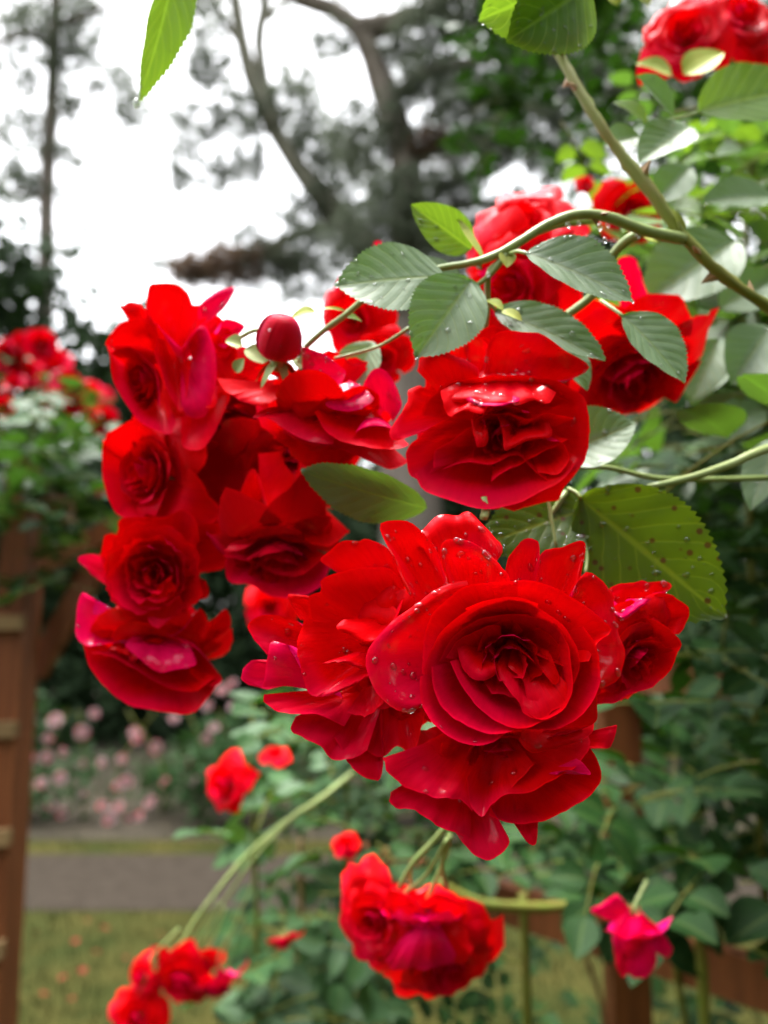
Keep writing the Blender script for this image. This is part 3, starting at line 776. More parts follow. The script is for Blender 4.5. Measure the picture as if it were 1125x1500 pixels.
q((900, 860, 22), [(720, 1180, 9), (820, 1240, 9), (900, 1180, 9), (1000, 1200, 10), (1060, 1000, 10)], 4, 1, ruf=.5)
q((760, 840, 12), [(630, 985, 3), (735, 1008, 1), (800, 965, 0), (832, 935, 2)], 2, 1, ruf=.4)
R2.done()

C3 = (540, 1030, .3378)
R3 = Rose('red rose hanging lowest in the front cluster, below the largest bloom', (725, 1130), .279, C3, 'red roses of the front cluster', seed=3)
q = R3.rim
R3.rosette((.1, -.55, .8), .024, LOOSE, cpx=(560, 220, 16), seed=9)
q((420, 170, 18), [(58, 238, 9), (85, 310, 6), (180, 372, 4), (290, 415, 3), (400, 420, 3), (450, 470, 3)], 4, 2, ruf=.6, wet=3)
q((400, 260, 20), [(95, 385, 9), (100, 442, 7), (200, 475, 6), (290, 530, 5), (375, 565, 5), (440, 590, 6)], 4, 2, ruf=.9)
q((440, 330, 16), [(370, 560, 6), (470, 668, 4), (545, 678, 3), (610, 612, 2), (590, 550, 2), (540, 470, 3)], 4, 1.5, ruf=.4)
q((560, 160, 14), [(425, 330, 2), (440, 430, 0), (492, 490, -1), (525, 450, -1), (590, 395, -1), (720, 270, 2)], 5, 1, ruf=.4, wet=4)
q((640, 190, 14), [(525, 460, 0), (590, 398, -2), (700, 385, -3), (820, 325, -3), (900, 275, -2), (962, 185, 1), (940, 130, 5)], 3, 1, ruf=.4, wet=4, mat='petal')
q((660, 260, 20), [(520, 490, 5), (620, 522, 4), (720, 520, 4), (870, 460, 4), (960, 405, 4), (1005, 330, 5), (1003, 265, 6), (960, 195, 8)], 6, 1.5, ruf=.6)
q((640, 420, 12), [(625, 515, 7), (685, 600, 7), (725, 610, 7), (737, 515, 7)], 2, 1, ruf=.2)
q((860, 160, 14), [(930, 200, 6), (1000, 196, 5), (1052, 188, 5), (1078, 96, 6), (1035, 120, 8), (975, 128, 9)], 1, 1.5, ruf=.2, wet=2)
q((740, 90, 12), [(650, 160, 1), (690, 205, -2), (735, 215, -3), (830, 195, -3), (960, 140, 1), (985, 60, 6)], -3, 1.5, ruf=.3, mat='petal', wet=3)
q((880, 60, 16), [(930, 120, 8), (985, 80, 9), (960, 40, 10), (920, 20, 11)], 2, 1)
q((800, 300, 2), [(820, 310, -3), (870, 290, -4), (962, 310, -2), (930, 260, -1), (900, 240, 0)], -1, .5, ruf=.1, mat='petal_pink')
R3.done()

C4 = (820, 850, .2711)
R4 = Rose('red rose right of the largest bloom, overlapping the large spotted leaf', (930, 940), .290, C4, 'red roses of the front cluster', seed=4)
q = R4.rim
R4.rosette((.45, -.35, .8), .019, LOOSE, cpx=(430, 430, 8), seed=10)
q((330, 240, 16), [(240, 90, 8), (270, 45, 8), (350, 15, 9), (480, 5, 10), (560, 5, 11), (610, 25, 11), (590, 50, 10), (500, 70, 9)], 2, 2, wet=22, mat='petal_wet')
q((400, 260, 18), [(470, 95, 7), (560, 66, 7), (640, 98, 8), (702, 160, 10), (690, 225, 10), (648, 292, 9)], 3, 2, ruf=.3, wet=3)
q((330, 120, 10), [(240, 130, 3), (330, 215, 0), (400, 180, -1), (495, 100, 0)], -3, 1, ruf=.2, mat='petal_pink_wet', wet=12)
q((360, 380, 16), [(330, 300, 4), (390, 225, 2), (470, 202, 1), (580, 245, 2), (630, 300, 3), (664, 350, 4), (600, 370, 5)], 3, 2, ruf=.3)
q((360, 360, 20), [(655, 345, 8), (605, 460, 6), (570, 520, 5), (480, 590, 4), (360, 620, 4), (290, 672, 5), (180, 670, 8)], 6, 1.5, ruf=.6)
q((380, 420, 14), [(345, 360, 3), (430, 330, 1), (520, 330, 1), (620, 380, 4)], 3, 1)
q((400, 430, 12), [(350, 420, 3), (440, 430, 0), (490, 510, 1), (470, 560, 4)], 2, 1)
R4.done()

C5 = (560, 450, .28444)
R5 = Rose('broad open red rose under the pale leaves, directly above the largest bloom', (730, 630), .302, C5, 'red roses of the front cluster', seed=5)
q = R5.rim
R5.rosette((.05, -.35, .95), .021, CORE, cpx=(620, 660, 12), seed=11, nu=14)
q((430, 420, 22), [(190, 310, 20), (190, 255, 20), (290, 190, 19), (380, 85, 17), (422, 38, 17), (445, 105, 17), (540, 190, 18), (535, 300, 20)], 3, 1.5, wet=14, mat='petal_wet')
q((430, 520, 16), [(180, 330, 12), (200, 260, 10), (270, 215, 8), (330, 225, 7), (410, 260, 8), (490, 310, 10), (500, 390, 12)], 2, 3, wet=8)
q((640, 480, 20), [(520, 350, 14), (535, 220, 12), (575, 135, 11), (640, 115, 10), (730, 125, 9), (820, 133, 9), (930, 210, 10), (1068, 310, 13), (950, 372, 13), (800, 372, 13)], 4, 2.5, wet=16, ruf=.4)
q((660, 620, 22), [(760, 365, 6), (870, 362, 4), (960, 398, 4), (1042, 460, 5), (1072, 560, 7), (1076, 660, 8), (1058, 760, 8), (990, 850, 6), (860, 925, 5)], 7, 3, ruf=.7, wet=6)
q((600, 620, 24), [(1010, 780, 6), (930, 890, 4), (800, 972, 2), (680, 1022, 1), (560, 1038, 0), (430, 1022, 0), (300, 985, 1), (200, 940, 3), (165, 860, 5)], 9, 2.5, ruf=.5)
q((580, 640, 24), [(180, 890, 5), (130, 850, 5), (124, 740, 4), (170, 680, 3), (240, 625, 3), (340, 570, 4)], 6, 2, ruf=.6)
q((360, 560, 16), [(190, 400, 10), (130, 425, 10), (118, 490, 9), (38, 625, 8), (60, 690, 7), (160, 655, 7), (250, 620, 8)], 2, 3, ruf=.6, wet=3)
q((610, 340, 16), [(300, 430, 6), (318, 480, 3), (400, 492, 1), (460, 478, 0), (540, 500, -1), (620, 486, -1), (700, 505, -1), (780, 482, 0), (850, 500, 0), (900, 440, 4)], 1, 2, ruf=1.0, wet=24, mat='petal_wet')
q((560, 440, 10), [(430, 470, 2), (470, 500, 0), (560, 512, -2), (660, 500, -2), (720, 470, 1)], 0, 1.5, ruf=.8, wet=10, mat='petal_pink_wet')
q((500, 420, 12), [(305, 440, 4), (318, 520, 2), (350, 560, 1), (430, 532, 0), (515, 550, -1), (560, 480, 2)], -1, 1, ruf=.4)
q((640, 680, 22), [(480, 580, 4), (545, 548, 3), (650, 545, 2), (760, 575, 1), (850, 545, 0), (990, 572, 2)], 4, 2, ruf=.7, wet=5)
q((640, 700, 20), [(260, 830, 6), (270, 740, 5), (350, 690, 5), (430, 630, 6), (520, 600, 8)], 5, 1, ruf=.5)
q((500, 530, 12), [(458, 585, 6), (468, 650, 5), (490, 715, 4), (530, 718, 4), (548, 655, 5), (510, 600, 7)], -2, 1, ruf=.3)
q((720, 590, 14), [(590, 560, 6), (618, 650, 4), (635, 738, 3), (740, 692, 3), (870, 665, 3), (860, 590, 5)], -2, 1, ruf=.3)
q((660, 660, 22), [(300, 840, 7), (420, 800, 6), (560, 810, 6), (690, 760, 6), (780, 840, 6), (860, 900, 6)], 4, 1, ruf=.6)
q((760, 640, 18), [(860, 690, 4), (930, 700, 4), (960, 780, 5), (900, 860, 6), (800, 850, 7)], 4, 1, ruf=.5)
q((640, 640, 20), [(560, 900, 8), (640, 840, 7), (740, 800, 7), (860, 730, 6), (960, 680, 6)], 4, 1, ruf=.6)
q((620, 520, 22), [(250, 470, 9), (330, 400, 8), (500, 360, 7), (700, 350, 7), (860, 380, 8), (930, 450, 9)], 4, 1, ruf=.5)
q((640, 560, 22), [(200, 560, 10), (260, 450, 10), (400, 430, 9), (600, 440, 9), (800, 430, 9), (960, 480, 9)], 5, 1, ruf=.5)
R5.rosette((.05, .05, 1), .036, [(6, .95, .25, .3, 1.6)], cpx=(620, 560, 22), seed=23)
R5.calyx(P(712, 620, .335), D(0, -.3, 1), .034, pedicel=[(707, 520, .345), (714, 450, .342), (716, 400, .338), (742, 375, .335)])
R5.done()

C6 = (300, 440, .28444)
R6 = Rose('wet red rose seen edge-on between the bud and the dark shaded leaf', (480, 600), .328, C6, 'red roses of the front cluster', seed=6)
q = R6.rim
R6.rosette((.0, -.1, 1), .026, [(6, 1.0, .25, .3, 1.6)], cpx=(640, 560, 26), seed=26)
q((640, 540, 16), [(620, 550, 8), (500, 545, 7), (400, 545, 6), (300, 560, 5), (243, 605, 4), (320, 605, 3), (400, 660, 2), (500, 712, 1), (660, 742, 1)], 1, 1, ruf=.5, wet=4)
q((780, 540, 14), [(560, 575, 2), (600, 640, 0), (640, 690, -2), (720, 730, -3), (850, 758, -4), (1000, 765, -3), (1050, 740, 0)], 4, 1, ruf=.5, wet=3)
q((760, 640, 16), [(420, 690, 6), (520, 740, 5), (680, 760, 4), (780, 800, 3), (860, 835, 2), (960, 872, 2), (1050, 830, 4)], 4, 1, ruf=.5)
q((540, 410, 16), [(500, 232, 12), (600, 270, 9), (680, 320, 7), (728, 370, 6), (700, 430, 5), (650, 472, 5), (590, 470, 7)], 2, 1.5, mat='petal_pink_wet', wet=40)
q((700, 420, 14), [(600, 460, 6), (612, 510, 3), (640, 556, 0), (740, 572, 0), (830, 550, 0), (868, 505, 1), (840, 478, 4)], -2, 1.5, mat='petal_pink_wet', wet=12, bdir=(0, -1, 0))
q((860, 620, 14), [(760, 715, 0), (790, 670, -2), (860, 645, -3), (950, 655, -3), (1000, 690, -1)], -2, 1.5, mat='petal_pink', wet=3, bdir=(0, -1, 0))
q((940, 600, 18), [(800, 470, 6), (830, 400, 5), (885, 345, 5), (960, 390, 4), (1010, 500, 4), (1010, 560, 4), (960, 640, 4)], 1, 2, mat='petal_pink_wet', wet=10)
q((420, 430, 18), [(60, 400, 10), (110, 470, 8), (250, 512, 6), (400, 495, 5), (465, 360, 8), (375, 298, 10), (250, 350, 12)], 3, 1, ruf=.4)
q((420, 440, 14), [(135, 485, 5), (180, 515, 4), (270, 540, 3), (340, 525, 2), (410, 488, 3)], -1, 1, ruf=.4)
q((640, 440, 18), [(400, 540, 8), (470, 500, 8), (560, 430, 9), (640, 420, 9), (760, 480, 8)], 3, 1, ruf=.4, mat='petal_pink')
R6.rosette((.05, -.9, .4), .023, LOOSE, cpx=(640, 690, 20), seed=12)
R6.done()

# ------------------------------------------------------------------ the left cluster
C7 = (140, 400, .19556)
R7 = Rose('topmost red rose of the left cluster, one petal standing against white sky', (245, 540), .362, C7, 'red roses of the left cluster', seed=7)
q = R7.rim
R7.rosette((-.2, .0, 1), .026, [(5, 1.0, .25, .3, 1.6), (4, .6, .3, .2, 1.6)], cpx=(620, 640, 20), seed=24)
R7.rosette((-.55, -.15, .8), .022, CORE, cpx=(360, 820, 14), seed=13)
q((530, 620, 18), [(365, 340, 9), (380, 200, 6), (405, 85, 5), (470, 78, 5), (590, 78, 5), (680, 130, 6), (730, 240, 8), (770, 350, 10), (720, 480, 11)], 4, 1.5, ruf=.4)
q((440, 460, 14), [(180, 245, 10), (250, 225, 10), (330, 225, 10), (400, 320, 9), (450, 380, 9)], 2, 2)
q((340, 420, 14), [(240, 340, 9), (170, 235, 11), (240, 260, 11), (330, 250, 10)], 1, 1)
q((480, 660, 16), [(440, 380, 5), (330, 330, 5), (200, 370, 4), (120, 440, 3), (72, 540, 2), (200, 535, 0), (330, 545, -1), (440, 590, 0)], 3, 1.5, ruf=.4, wet=2)
q((660, 640, 12), [(420, 340, 2), (520, 450, -1), (645, 560, -3), (720, 450, -1), (805, 380, 1), (840, 460, 3)], -2, 1, mat='petal_pink', ruf=.2, bdir=(0, -1, 0))
q((690, 640, 10), [(650, 560, -2), (720, 470, 0), (810, 385, 1), (880, 520, 4), (910, 720, 5), (890, 900, 5), (830, 1060, 3), (740, 1080, 1), (670, 1050, 0), (640, 980, 0)], -4, 1, ruf=.5, mat='petal_pink')
q((570, 600, 12), [(460, 480, 1), (445, 600, -1), (500, 770, -2), (560, 920, -1), (640, 1030, 0), (690, 880, 0), (700, 720, 0)], 4, 1, ruf=.3)
q((420, 820, 22), [(75, 535, 2), (108, 640, 1), (140, 830, 0), (220, 970, 0), (330, 1110, 1), (470, 1180, 2), (560, 1205, 3), (605, 1120, 5)], 7, 1.5, ruf=.5)
q((400, 800, 18), [(110, 600, 2), (180, 560, 1), (280, 560, 0), (380, 640, -1), (450, 730, -1), (480, 900, 0), (480, 1020, 1)], 4, 1, ruf=.3)
q((790, 980, 14), [(640, 1080, 4), (645, 1200, 3), (660, 1300, 3), (780, 1325, 4), (890, 1200, 5), (1005, 915, 6), (930, 890, 7)], 4, 1, ruf=.4)
q((860, 860, 12), [(810, 1000, 2), (860, 1010, 1), (905, 970, 1), (915, 850, 3)], 2, 1)
q((800, 360, 16), [(775, 240, 14), (860, 170, 15), (960, 120, 16), (1045, 110, 17), (1010, 200, 16), (930, 300, 15), (850, 350, 14)], 1, 1.5, mat='petal_pink', wet=6)
q((900, 480, 20), [(920, 440, 12), (960, 350, 13), (1040, 350, 14), (1120, 400, 15), (1060, 480, 13), (960, 560, 12)], 2, 1, mat='petal_pink', wet=6)
q((960, 640, 22), [(830, 430, 12), (930, 470, 12), (1010, 520, 12), (1010, 580, 12), (900, 600, 12)], 2, 1)
R7.done()

CA = (100, 380, .35556)
R8 = Rose('red rose halfway down the left cluster, turned to the left with a wet pink glint', (235, 690), .383, CA, 'red roses of the left cluster', seed=8)
q = R8.rim
R8.rosette((-.2, .0, 1), .032, [(6, 1.0, .25, .3, 1.6)], cpx=(400, 900, 22), seed=25)
R8.rosette((-.55, .0, .8), .027, FULL, cpx=(320, 880, 10), seed=14, wet=2)
q((360, 900, 20), [(138, 770, 6), (160, 715, 4), (210, 685, 2), (290, 660, 1), (370, 720, 1), (420, 790, 2)], 5, 2, ruf=.4, wet=3)
q((340, 900, 20), [(138, 740, 6), (140, 870, 4), (165, 990, 3), (215, 1062, 4), (330, 1085, 5), (420, 1060, 6)], 6, 2, ruf=.5)
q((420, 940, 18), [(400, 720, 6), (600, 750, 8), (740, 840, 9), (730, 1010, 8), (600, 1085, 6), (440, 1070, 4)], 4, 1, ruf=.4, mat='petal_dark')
q((350, 900, 14), [(260, 790, 0), (320, 740, -1), (400, 790, -1), (440, 880, 1)], 3, 1)
R8.done()

CB = (100, 700, .35556)
R9 = Rose('small spiral red rose facing the viewer in the lower part of the left cluster', (228, 838), .372, CB, 'red roses of the left cluster', seed=9)
q = R9.rim
R9.rosette((.02, -.02, 1), .0262, [(2, .10, .50, 0, 1.8), (3, .20, .56, .0, 1.8), (4, .34, .62, .05, 1.7), (4, .48, .64, .1, 1.6), (5, .64, .64, .15, 1.5), (5, .82, .56, .4, 1.5)], cpx=(355, 395, 6), seed=15, nu=14)
q((370, 400, 22), [(128, 330, 8), (150, 235, 6), (200, 225, 5), (210, 165, 4), (300, 155, 3), (395, 160, 3), (470, 125, 3), (525, 175, 4), (540, 260, 6)], 5, 2.5, ruf=.5)
q((370, 420, 22), [(130, 310, 8), (150, 440, 6), (200, 530, 5), (270, 575, 4), (380, 585, 3), (480, 555, 4), (545, 460, 6)], 7, 2.5, ruf=.6)
q((440, 380, 20), [(530, 190, 8), (640, 200, 10), (690, 320, 10), (640, 375, 9), (550, 390, 8)], 3, 1.5, mat='petal')
q((230, 400, 18), [(150, 440, 12), (90, 390, 13), (35, 332, 14), (100, 312, 14), (150, 330, 12)], 2, 1.5, mat='petal_pink')
q((460, 440, 14), [(520, 400, 6), (570, 430, 7), (575, 490, 8), (520, 500, 7)], 2, 1)
R9.done()

R10 = Rose('drooping wet red rose at the bottom of the left cluster, showing pink wet highlights', (222, 960), .380, CB, 'red roses of the left cluster', seed=10)
q = R10.rim
R10.rosette((.0, -.1, 1), .028, [(6, .9, .25, .3, 1.6)], cpx=(340, 690, 24), seed=27)
R10.rosette((.0, -.75, .65), .027, LOOSE, cpx=(350, 740, 14), seed=16)
q((300, 640, 18), [(100, 560, 8), (60, 470, 8), (40, 520, 7), (28, 640, 5), (70, 690, 3), (180, 680, 1), (300, 665, 0), (385, 640, 1)], -1, 1.5, mat='petal_pink_wet', wet=14)
q((380, 640, 12), [(230, 690, -1), (290, 745, -3), (370, 800, -4), (450, 790, -3), (525, 768, -1), (500, 690, 2)], -3, 1, mat='petal_pink_wet', ruf=.3, bdir=(0, -1, .2))
q((460, 620, 14), [(395, 620, 2), (420, 655, 0), (480, 620, -1), (540, 540, 2), (580, 600, 3), (560, 660, 3)], -1, 1, mat='petal')
q((480, 640, 16), [(430, 660, 0), (520, 700, -1), (590, 770, 0), (635, 835, 2), (580, 860, 3), (500, 800, 2)], 3, 1.5, ruf=.3)
q((350, 700, 24), [(60, 680, 5), (95, 790, 3), (165, 870, 2), (200, 905, 2), (280, 945, 1), (420, 972, 1), (525, 965, 2), (600, 880, 3), (635, 820, 4)], 8, 2, ruf=.6)
q((340, 720, 22), [(90, 720, 3), (180, 740, 1), (280, 790, 0), (400, 860, 0), (520, 880, 1), (600, 820, 3)], 6, 1, ruf=.5)
q((540, 680, 18), [(550, 600, 10), (600, 580, 10), (648, 540, 11), (672, 600, 11), (640, 640, 11), (570, 680, 10)], 1.5, 1, ruf=.2)
q((250, 640, 14), [(170, 700, 2), (250, 735, 0), (255, 755, 0), (330, 720, 2)], -1, 1)
R10.done()

R11 = Rose('shaded crimson rose hanging behind the front cluster, beside the dark leaf', (415, 780), .366, CB, 'red roses of the left cluster', seed=11)
q = R11.rim
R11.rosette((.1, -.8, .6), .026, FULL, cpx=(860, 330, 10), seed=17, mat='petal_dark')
q((790, 140, 12), [(640, 300, 0), (700, 300, -2), (770, 260, -3), (812, 190, -3), (815, 80, -1), (760, -40, 1), (700, 90, 2), (690, 200, 1)], -1, 1, ruf=.2)
q((900, 40, 18), [(790, 150, 4), (830, 220, 2), (900, 260, 0), (980, 270, 0), (1080, 280, 1), (1160, 220, 3)], 3, 1, ruf=.4)
q((920, -60, 18), [(780, -100, 5), (800, 60, 3), (860, 170, 1), (940, 230, 0), (1000, 100, 1), (1000, -80, 3)], 2, 1, ruf=.4)
q((860, 260, 22), [(645, 340, 6), (660, 425, 5), (740, 440, 4), (830, 490, 3), (930, 495, 3), (1040, 450, 5), (1080, 360, 7)], 6, 2, ruf=.7, mat='petal_pink')
q((860, 240, 18), [(640, 320, 4), (760, 350, 2), (870, 400, 1), (980, 390, 1), (1060, 320, 3)], 4, 1, ruf=.6)
R11.done()

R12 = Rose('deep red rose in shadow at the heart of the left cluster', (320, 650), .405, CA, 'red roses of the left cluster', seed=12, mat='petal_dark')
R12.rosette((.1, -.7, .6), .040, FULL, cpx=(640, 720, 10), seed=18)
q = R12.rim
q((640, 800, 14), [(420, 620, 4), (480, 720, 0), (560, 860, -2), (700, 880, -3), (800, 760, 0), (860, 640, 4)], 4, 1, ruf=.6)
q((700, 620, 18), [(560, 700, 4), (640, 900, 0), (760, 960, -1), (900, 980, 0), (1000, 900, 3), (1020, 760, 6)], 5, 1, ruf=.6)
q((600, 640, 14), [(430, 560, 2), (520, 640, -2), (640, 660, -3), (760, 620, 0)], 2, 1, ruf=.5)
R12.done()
R12 = Rose('shaded dark red rose above the shaded leaf, under the edge-on wet rose', (440, 700), .392, CA, 'red roses of the left cluster', seed=19, mat='petal_dark')
R12.rosette((.1, -.6, .7), .032, FULL, cpx=(930, 880, 6), seed=20)
R12.done()

t = thing('rose_bud', 'round crimson rose bud in front of the white sky, on a pale stem', 'rose bud', P(410, 493, .335), 'rose buds')
bc = P(410, 494, .335); bz = D(.12, .85, .35)
bx = nrm(np.cross(bz, [.2, .9, .1])); by = np.cross(bz, bx)
for k in range(6):
    ph = 2 * math.pi * k / 6 + .3
    V, uv = [], []
    for j in range(13):
        v = j / 12
        for i in range(9):
            u = -1 + i / 4
            rr_ = .0090 * math.sin(math.pi * (.06 + .90 * v ** .85)) ** .75 * (1 + .06 * (u + 1) / 2 + .02 * k % 2)
            an = ph + u * .75 + v * .8
            V.append(bc + (bx * math.cos(an) + by * math.sin(an)) * rr_ + bz * .0098 * -math.cos(math.pi * v)); uv.append((i / 8, v))
    mk('petal', np.array(V), gridfaces(8, 12), M['bud'], t, np.array(uv))
for k in range(5):
    an = 2 * math.pi * k / 5
    d_ = bx * math.cos(an) + by * math.sin(an)
    x, a, n = frame(d_ - bz * .5, bz)
    V, Fc, uv = leaf_geo(.014, .0045, 8, 4, 0, .3, .8, .05, k, .6)
    mk('sepal', bc - bz * .0105 + V[:, :1] * x + V[:, 1:2] * a + V[:, 2:] * n, Fc, M['calyx'], t, uv)
MB().blob(bc - bz * .0115, (bx * .0035, by * .0035, bz * .004)).build('calyx', M['calyx'], t)
stem(t, [(406, 515, .336), (425, 540, .342), (450, 560, .35)], [1.2, 1.1, 1.2], 'stem', 12, 8, 'pedicel')
mbw = MB()
for i in range(14):
    a, b = RNG.uniform(0, 6.28), RNG.uniform(-.4, .9)
    n = nrm((bx * math.cos(a) + by * math.sin(a)) * math.sqrt(1 - b * b) + bz * b); s_ = RNG.uniform(.0003, .0007)
    mbw.blob(bc + n * .0096, (nrm(np.cross(n, [.1, .9, .2])) * s_, np.cross(n, nrm(np.cross(n, [.1, .9, .2]))) * s_, n * s_ * .6), 8, 6)
mbw.build('water_drops', M['water'], t, kind='stuff')

# half hidden pale calyxes and bracts around the bud
t = thing('rose_cane', 'pale stem with yellow-green bracts beside the rose bud', 'rose cane', P(470, 480, .345), 'stems of the climbing rose')
stem(t, [(436, 520, .345), (470, 488, .343), (505, 462, .342), (560, 420, .34), (640, 392, .338)], [1.3, 1.4, 1.6], 'stem')
stem(t, [(490, 525, .346), (530, 515, .344), (560, 505, .342), (600, 480, .34)], [.7, .7, .8], 'stem', name='pedicel')
stem(t, [(350, 495, .352), (378, 484, .35), (410, 500, .348), (436, 520, .345)], [1.0, 1.1, 1.2], 'stem', name='pedicel')
bract(t, (462, 458, .342), (427, 465, .343), 26, (.2, .6, .7), seed=1); bract(t, (505, 455, .342), (455, 453, .343), 7, (0, .6, .7), seed=2)
for i, (x, y, x2, y2, w) in enumerate([(355, 505, 330, 500, 26), (360, 510, 395, 535, 30), (432, 525, 452, 545, 22), (440, 520, 445, 555, 14), (345, 545, 358, 525, 20), (430, 555, 470, 545, 18)]):
    bract(t, (x, y, .348), (x2, y2, .346), w, (.1, .5, .8), 'calyx', i)

# ------------------------------------------------------------------ roses behind and below
def rose(label, c, d, R, axis, rings=SMALL, group='red roses behind', mat='petal', seed=0, nu=8, nv=6, ped=None, back=.3, wet=0):
    s = Rose(label, c, d, None, group, mat, seed)
    o, az = s.rosette(axis, R * d / F, rings, back=back, nu=nu, nv=nv, seed=seed, wet=wet)
    s.calyx(o, az, R * d / F, pedicel=ped)
    s.done()
    return s
B = 'red roses behind the canes'
rose('bright red rose seen from the side above the arching green cane', (765, 330), .47, 74, (-.25, .35, .7), LOOSE, B, seed=31, nu=10, nv=8)
s = rose('red rose half hidden by the serrated leaf under the arching cane', (748, 420), .42, 74, (-.5, -.3, .7), LOOSE, B, seed=32, nu=10, nv=8)
s.rim((760, 450, 8), [(700, 400, 4), (740, 385, 0), (790, 405, -2), (800, 440, 0), (780, 465, 4)], -2, 1, mat='petal_pink')
s = rose('large dark red rose hanging in shade behind the pale serrated leaves', (925, 545), .43, 96, (.1, -.75, .6), FULL, B, seed=33, nu=12, nv=9)
q = s.rim
q((920, 500, 26), [(905, 400, 12), (905, 380, 12), (930, 378, 12), (945, 420, 10), (957, 450, 8), (940, 465, 8)], 2, 1.5, mat='petal_pink')
q((960, 560, 20), [(985, 500, 6), (1000, 510, 6), (1010, 530, 6), (1028, 528, 8), (1010, 560, 6), (990, 590, 4)], 2, 1.5)
q((880, 480, 20), [(835, 470, 6), (860, 440, 4), (905, 450, 2), (925, 490, 0), (905, 530, 2)], 2, 1.5)
q((890, 500, 12), [(870, 545, -4), (900, 560, -6), (930, 555, -6), (960, 520, -2)], -2, 1, mat='petal_pink')
s = rose('small red rose peeking out left of the pale leaf, against the trees', (520, 470), .46, 48, (-.2, -.2, .8), SMALL, B, seed=34)
s.rim((548, 420, 8), [(530, 398, 2), (545, 372, 0), (550, 352, 0), (566, 360, 0), (568, 385, 2), (575, 408, 4)], 1, 1, mat='petal_pink')
s.rim((520, 430, 8), [(488, 425, 2), (500, 405, 0), (540, 398, 0), (560, 412, 2)], 1, 1, mat='petal_pink')
rose('red rose glimpsed between stem and leaf behind the bud', (560, 525), .44, 40, (.1, -.2, .8), SMALL, B, seed=35)
rose('blurred red rose near the top right corner, left of its neighbour', (1004, 48), .52, 54, (-.3, .1, .8), LOOSE, B, seed=36)
rose('blurred red rose in the top right corner of the picture', (1092, 20), .54, 56, (.1, .3, .8), LOOSE, B, seed=37)
rose('red rose in the gap between the thick cane and the arching cane', (925, 312), .62, 42, (0, -.2, .9), SMALL, B, seed=38)
rose('tiny red bloom among the yellow young leaves above the arching cane', (858, 268), .7, 13, (0, .2, .9), SMALL, B, seed=39, nu=5, nv=4)
Lw = 'red roses hanging below'
s = rose('red bloom on the left of the low hanging trio', (547, 1352), .50, 60, (-.45, .05, .75), LOOSE, Lw, seed=41, nu=10, nv=7)
s = Rose('wilted magenta bloom facing down in the middle of the low hanging trio', (625, 1378), .49, None, Lw, 'petal', 42)
q = s.rim
s.rosette((0, -.95, .3), .021, LOOSE, cpx=(622, 1352, 8), seed=61, mat='petal_pink')
q((622, 1338, 4), [(566, 1408, 2), (576, 1420, -2), (592, 1421, -5), (606, 1416, -7), (616, 1420, -7)], -6, 1, mat='petal_pink', ruf=1.0, pleat=.8)
q((625, 1338, 3), [(606, 1418, -6), (626, 1420, -9), (644, 1414, -9), (660, 1410, -6), (668, 1398, -2)], -6, 1, mat='petal_pink', ruf=1.0, pleat=.8)
q((628, 1338, 6), [(650, 1402, -2), (676, 1412, -1), (692, 1392, 2), (680, 1358, 5)], -4, 1, mat='petal', ruf=1.2)
q((612, 1338, 6), [(574, 1410, 2), (556, 1398, 4), (560, 1366, 6), (586, 1342, 8)], -4, 1, mat='petal', ruf=1.2)
q((620, 1336, 6), [(566, 1330, 4), (568, 1302, 2), (590, 1306, 0), (606, 1318, -4), (618, 1340, -4)], -3, 1.5, ruf=1.2, mat='petal')
q((628, 1336, 6), [(604, 1334, -3), (626, 1314, -6), (650, 1310, -5), (684, 1328, -1), (668, 1350, 2)], -3, 1.5, ruf=1.2, mat='petal')
q((625, 1338, 10), [(580, 1318, 12), (610, 1302, 13), (645, 1298, 14), (680, 1318, 13), (690, 1345, 11)], -2, 2, ruf=1.5, mat='petal')
s.calyx(P(625, 1330, .497), D(0, -1, .1), .018, pedicel=[(638, 1290, .49), (652, 1255, .48), (660, 1225, .45)])
s.done()
rose('red bloom on the right of the low hanging trio', (655, 1418), .515, 76, (.25, -.35, .85), LOOSE, Lw, seed=43, nu=10, nv=7, ped=[(600, 1285, .5), (640, 1225, .46)])
s = Rose('wilting crimson rose with hanging petals at the lower right, by the wooden post', (925, 1375), .56, None, Lw, 'petal', 44)
q = s.rim
s.rosette((.05, -.97, .25), .019, SMALL, cpx=(932, 1372, 6), seed=62, mat='petal_pink', nu=8, nv=6)
q((928, 1338, 6), [(898, 1356, 2), (897, 1385, -2), (904, 1415, -4), (912, 1431, -4), (926, 1424, -6)], -4, 2, ruf=1.2, mat='petal_pink', pleat=.7)
q((932, 1338, 5), [(916, 1420, -5), (932, 1436, -7), (950, 1430, -7), (962, 1412, -5), (958, 1375, -3)], -4, 2, ruf=1.2, mat='petal_pink', pleat=.7)
q((936, 1338, 8), [(948, 1346, 4), (966, 1360, 1), (984, 1388, 0), (978, 1402, 1), (962, 1396, 0), (946, 1376, 2)], -3, 1.5, ruf=1, mat='petal_pink')
q((920, 1340, 8), [(912, 1352, 5), (884, 1346, 3), (866, 1334, 2), (880, 1324, 2), (902, 1310, 4), (916, 1322, 6)], -2, 1.5, ruf=1, mat='petal_pink')
q((926, 1340, 2), [(906, 1372, -6), (916, 1398, -8), (930, 1402, -9), (944, 1388, -7), (944, 1362, -5)], -4, 1.5, ruf=1, mat='petal_pink')
s.calyx(P(928, 1338, .565), D(0, -1, .1), .013, pedicel=[(935, 1315, .57), (948, 1290, .58)])
s.done()
rose('small blurred red rose in front of the pink shrub', (328, 1150), .80, 36, (-.45, .25, .8), SMALL, Lw, seed=45)
rose('small folded red bloom just right of the one before the pink shrub', (403, 1104), .85, 20, (0, .9, .3), SMALL, Lw, seed=46, nu=6, nv=5)
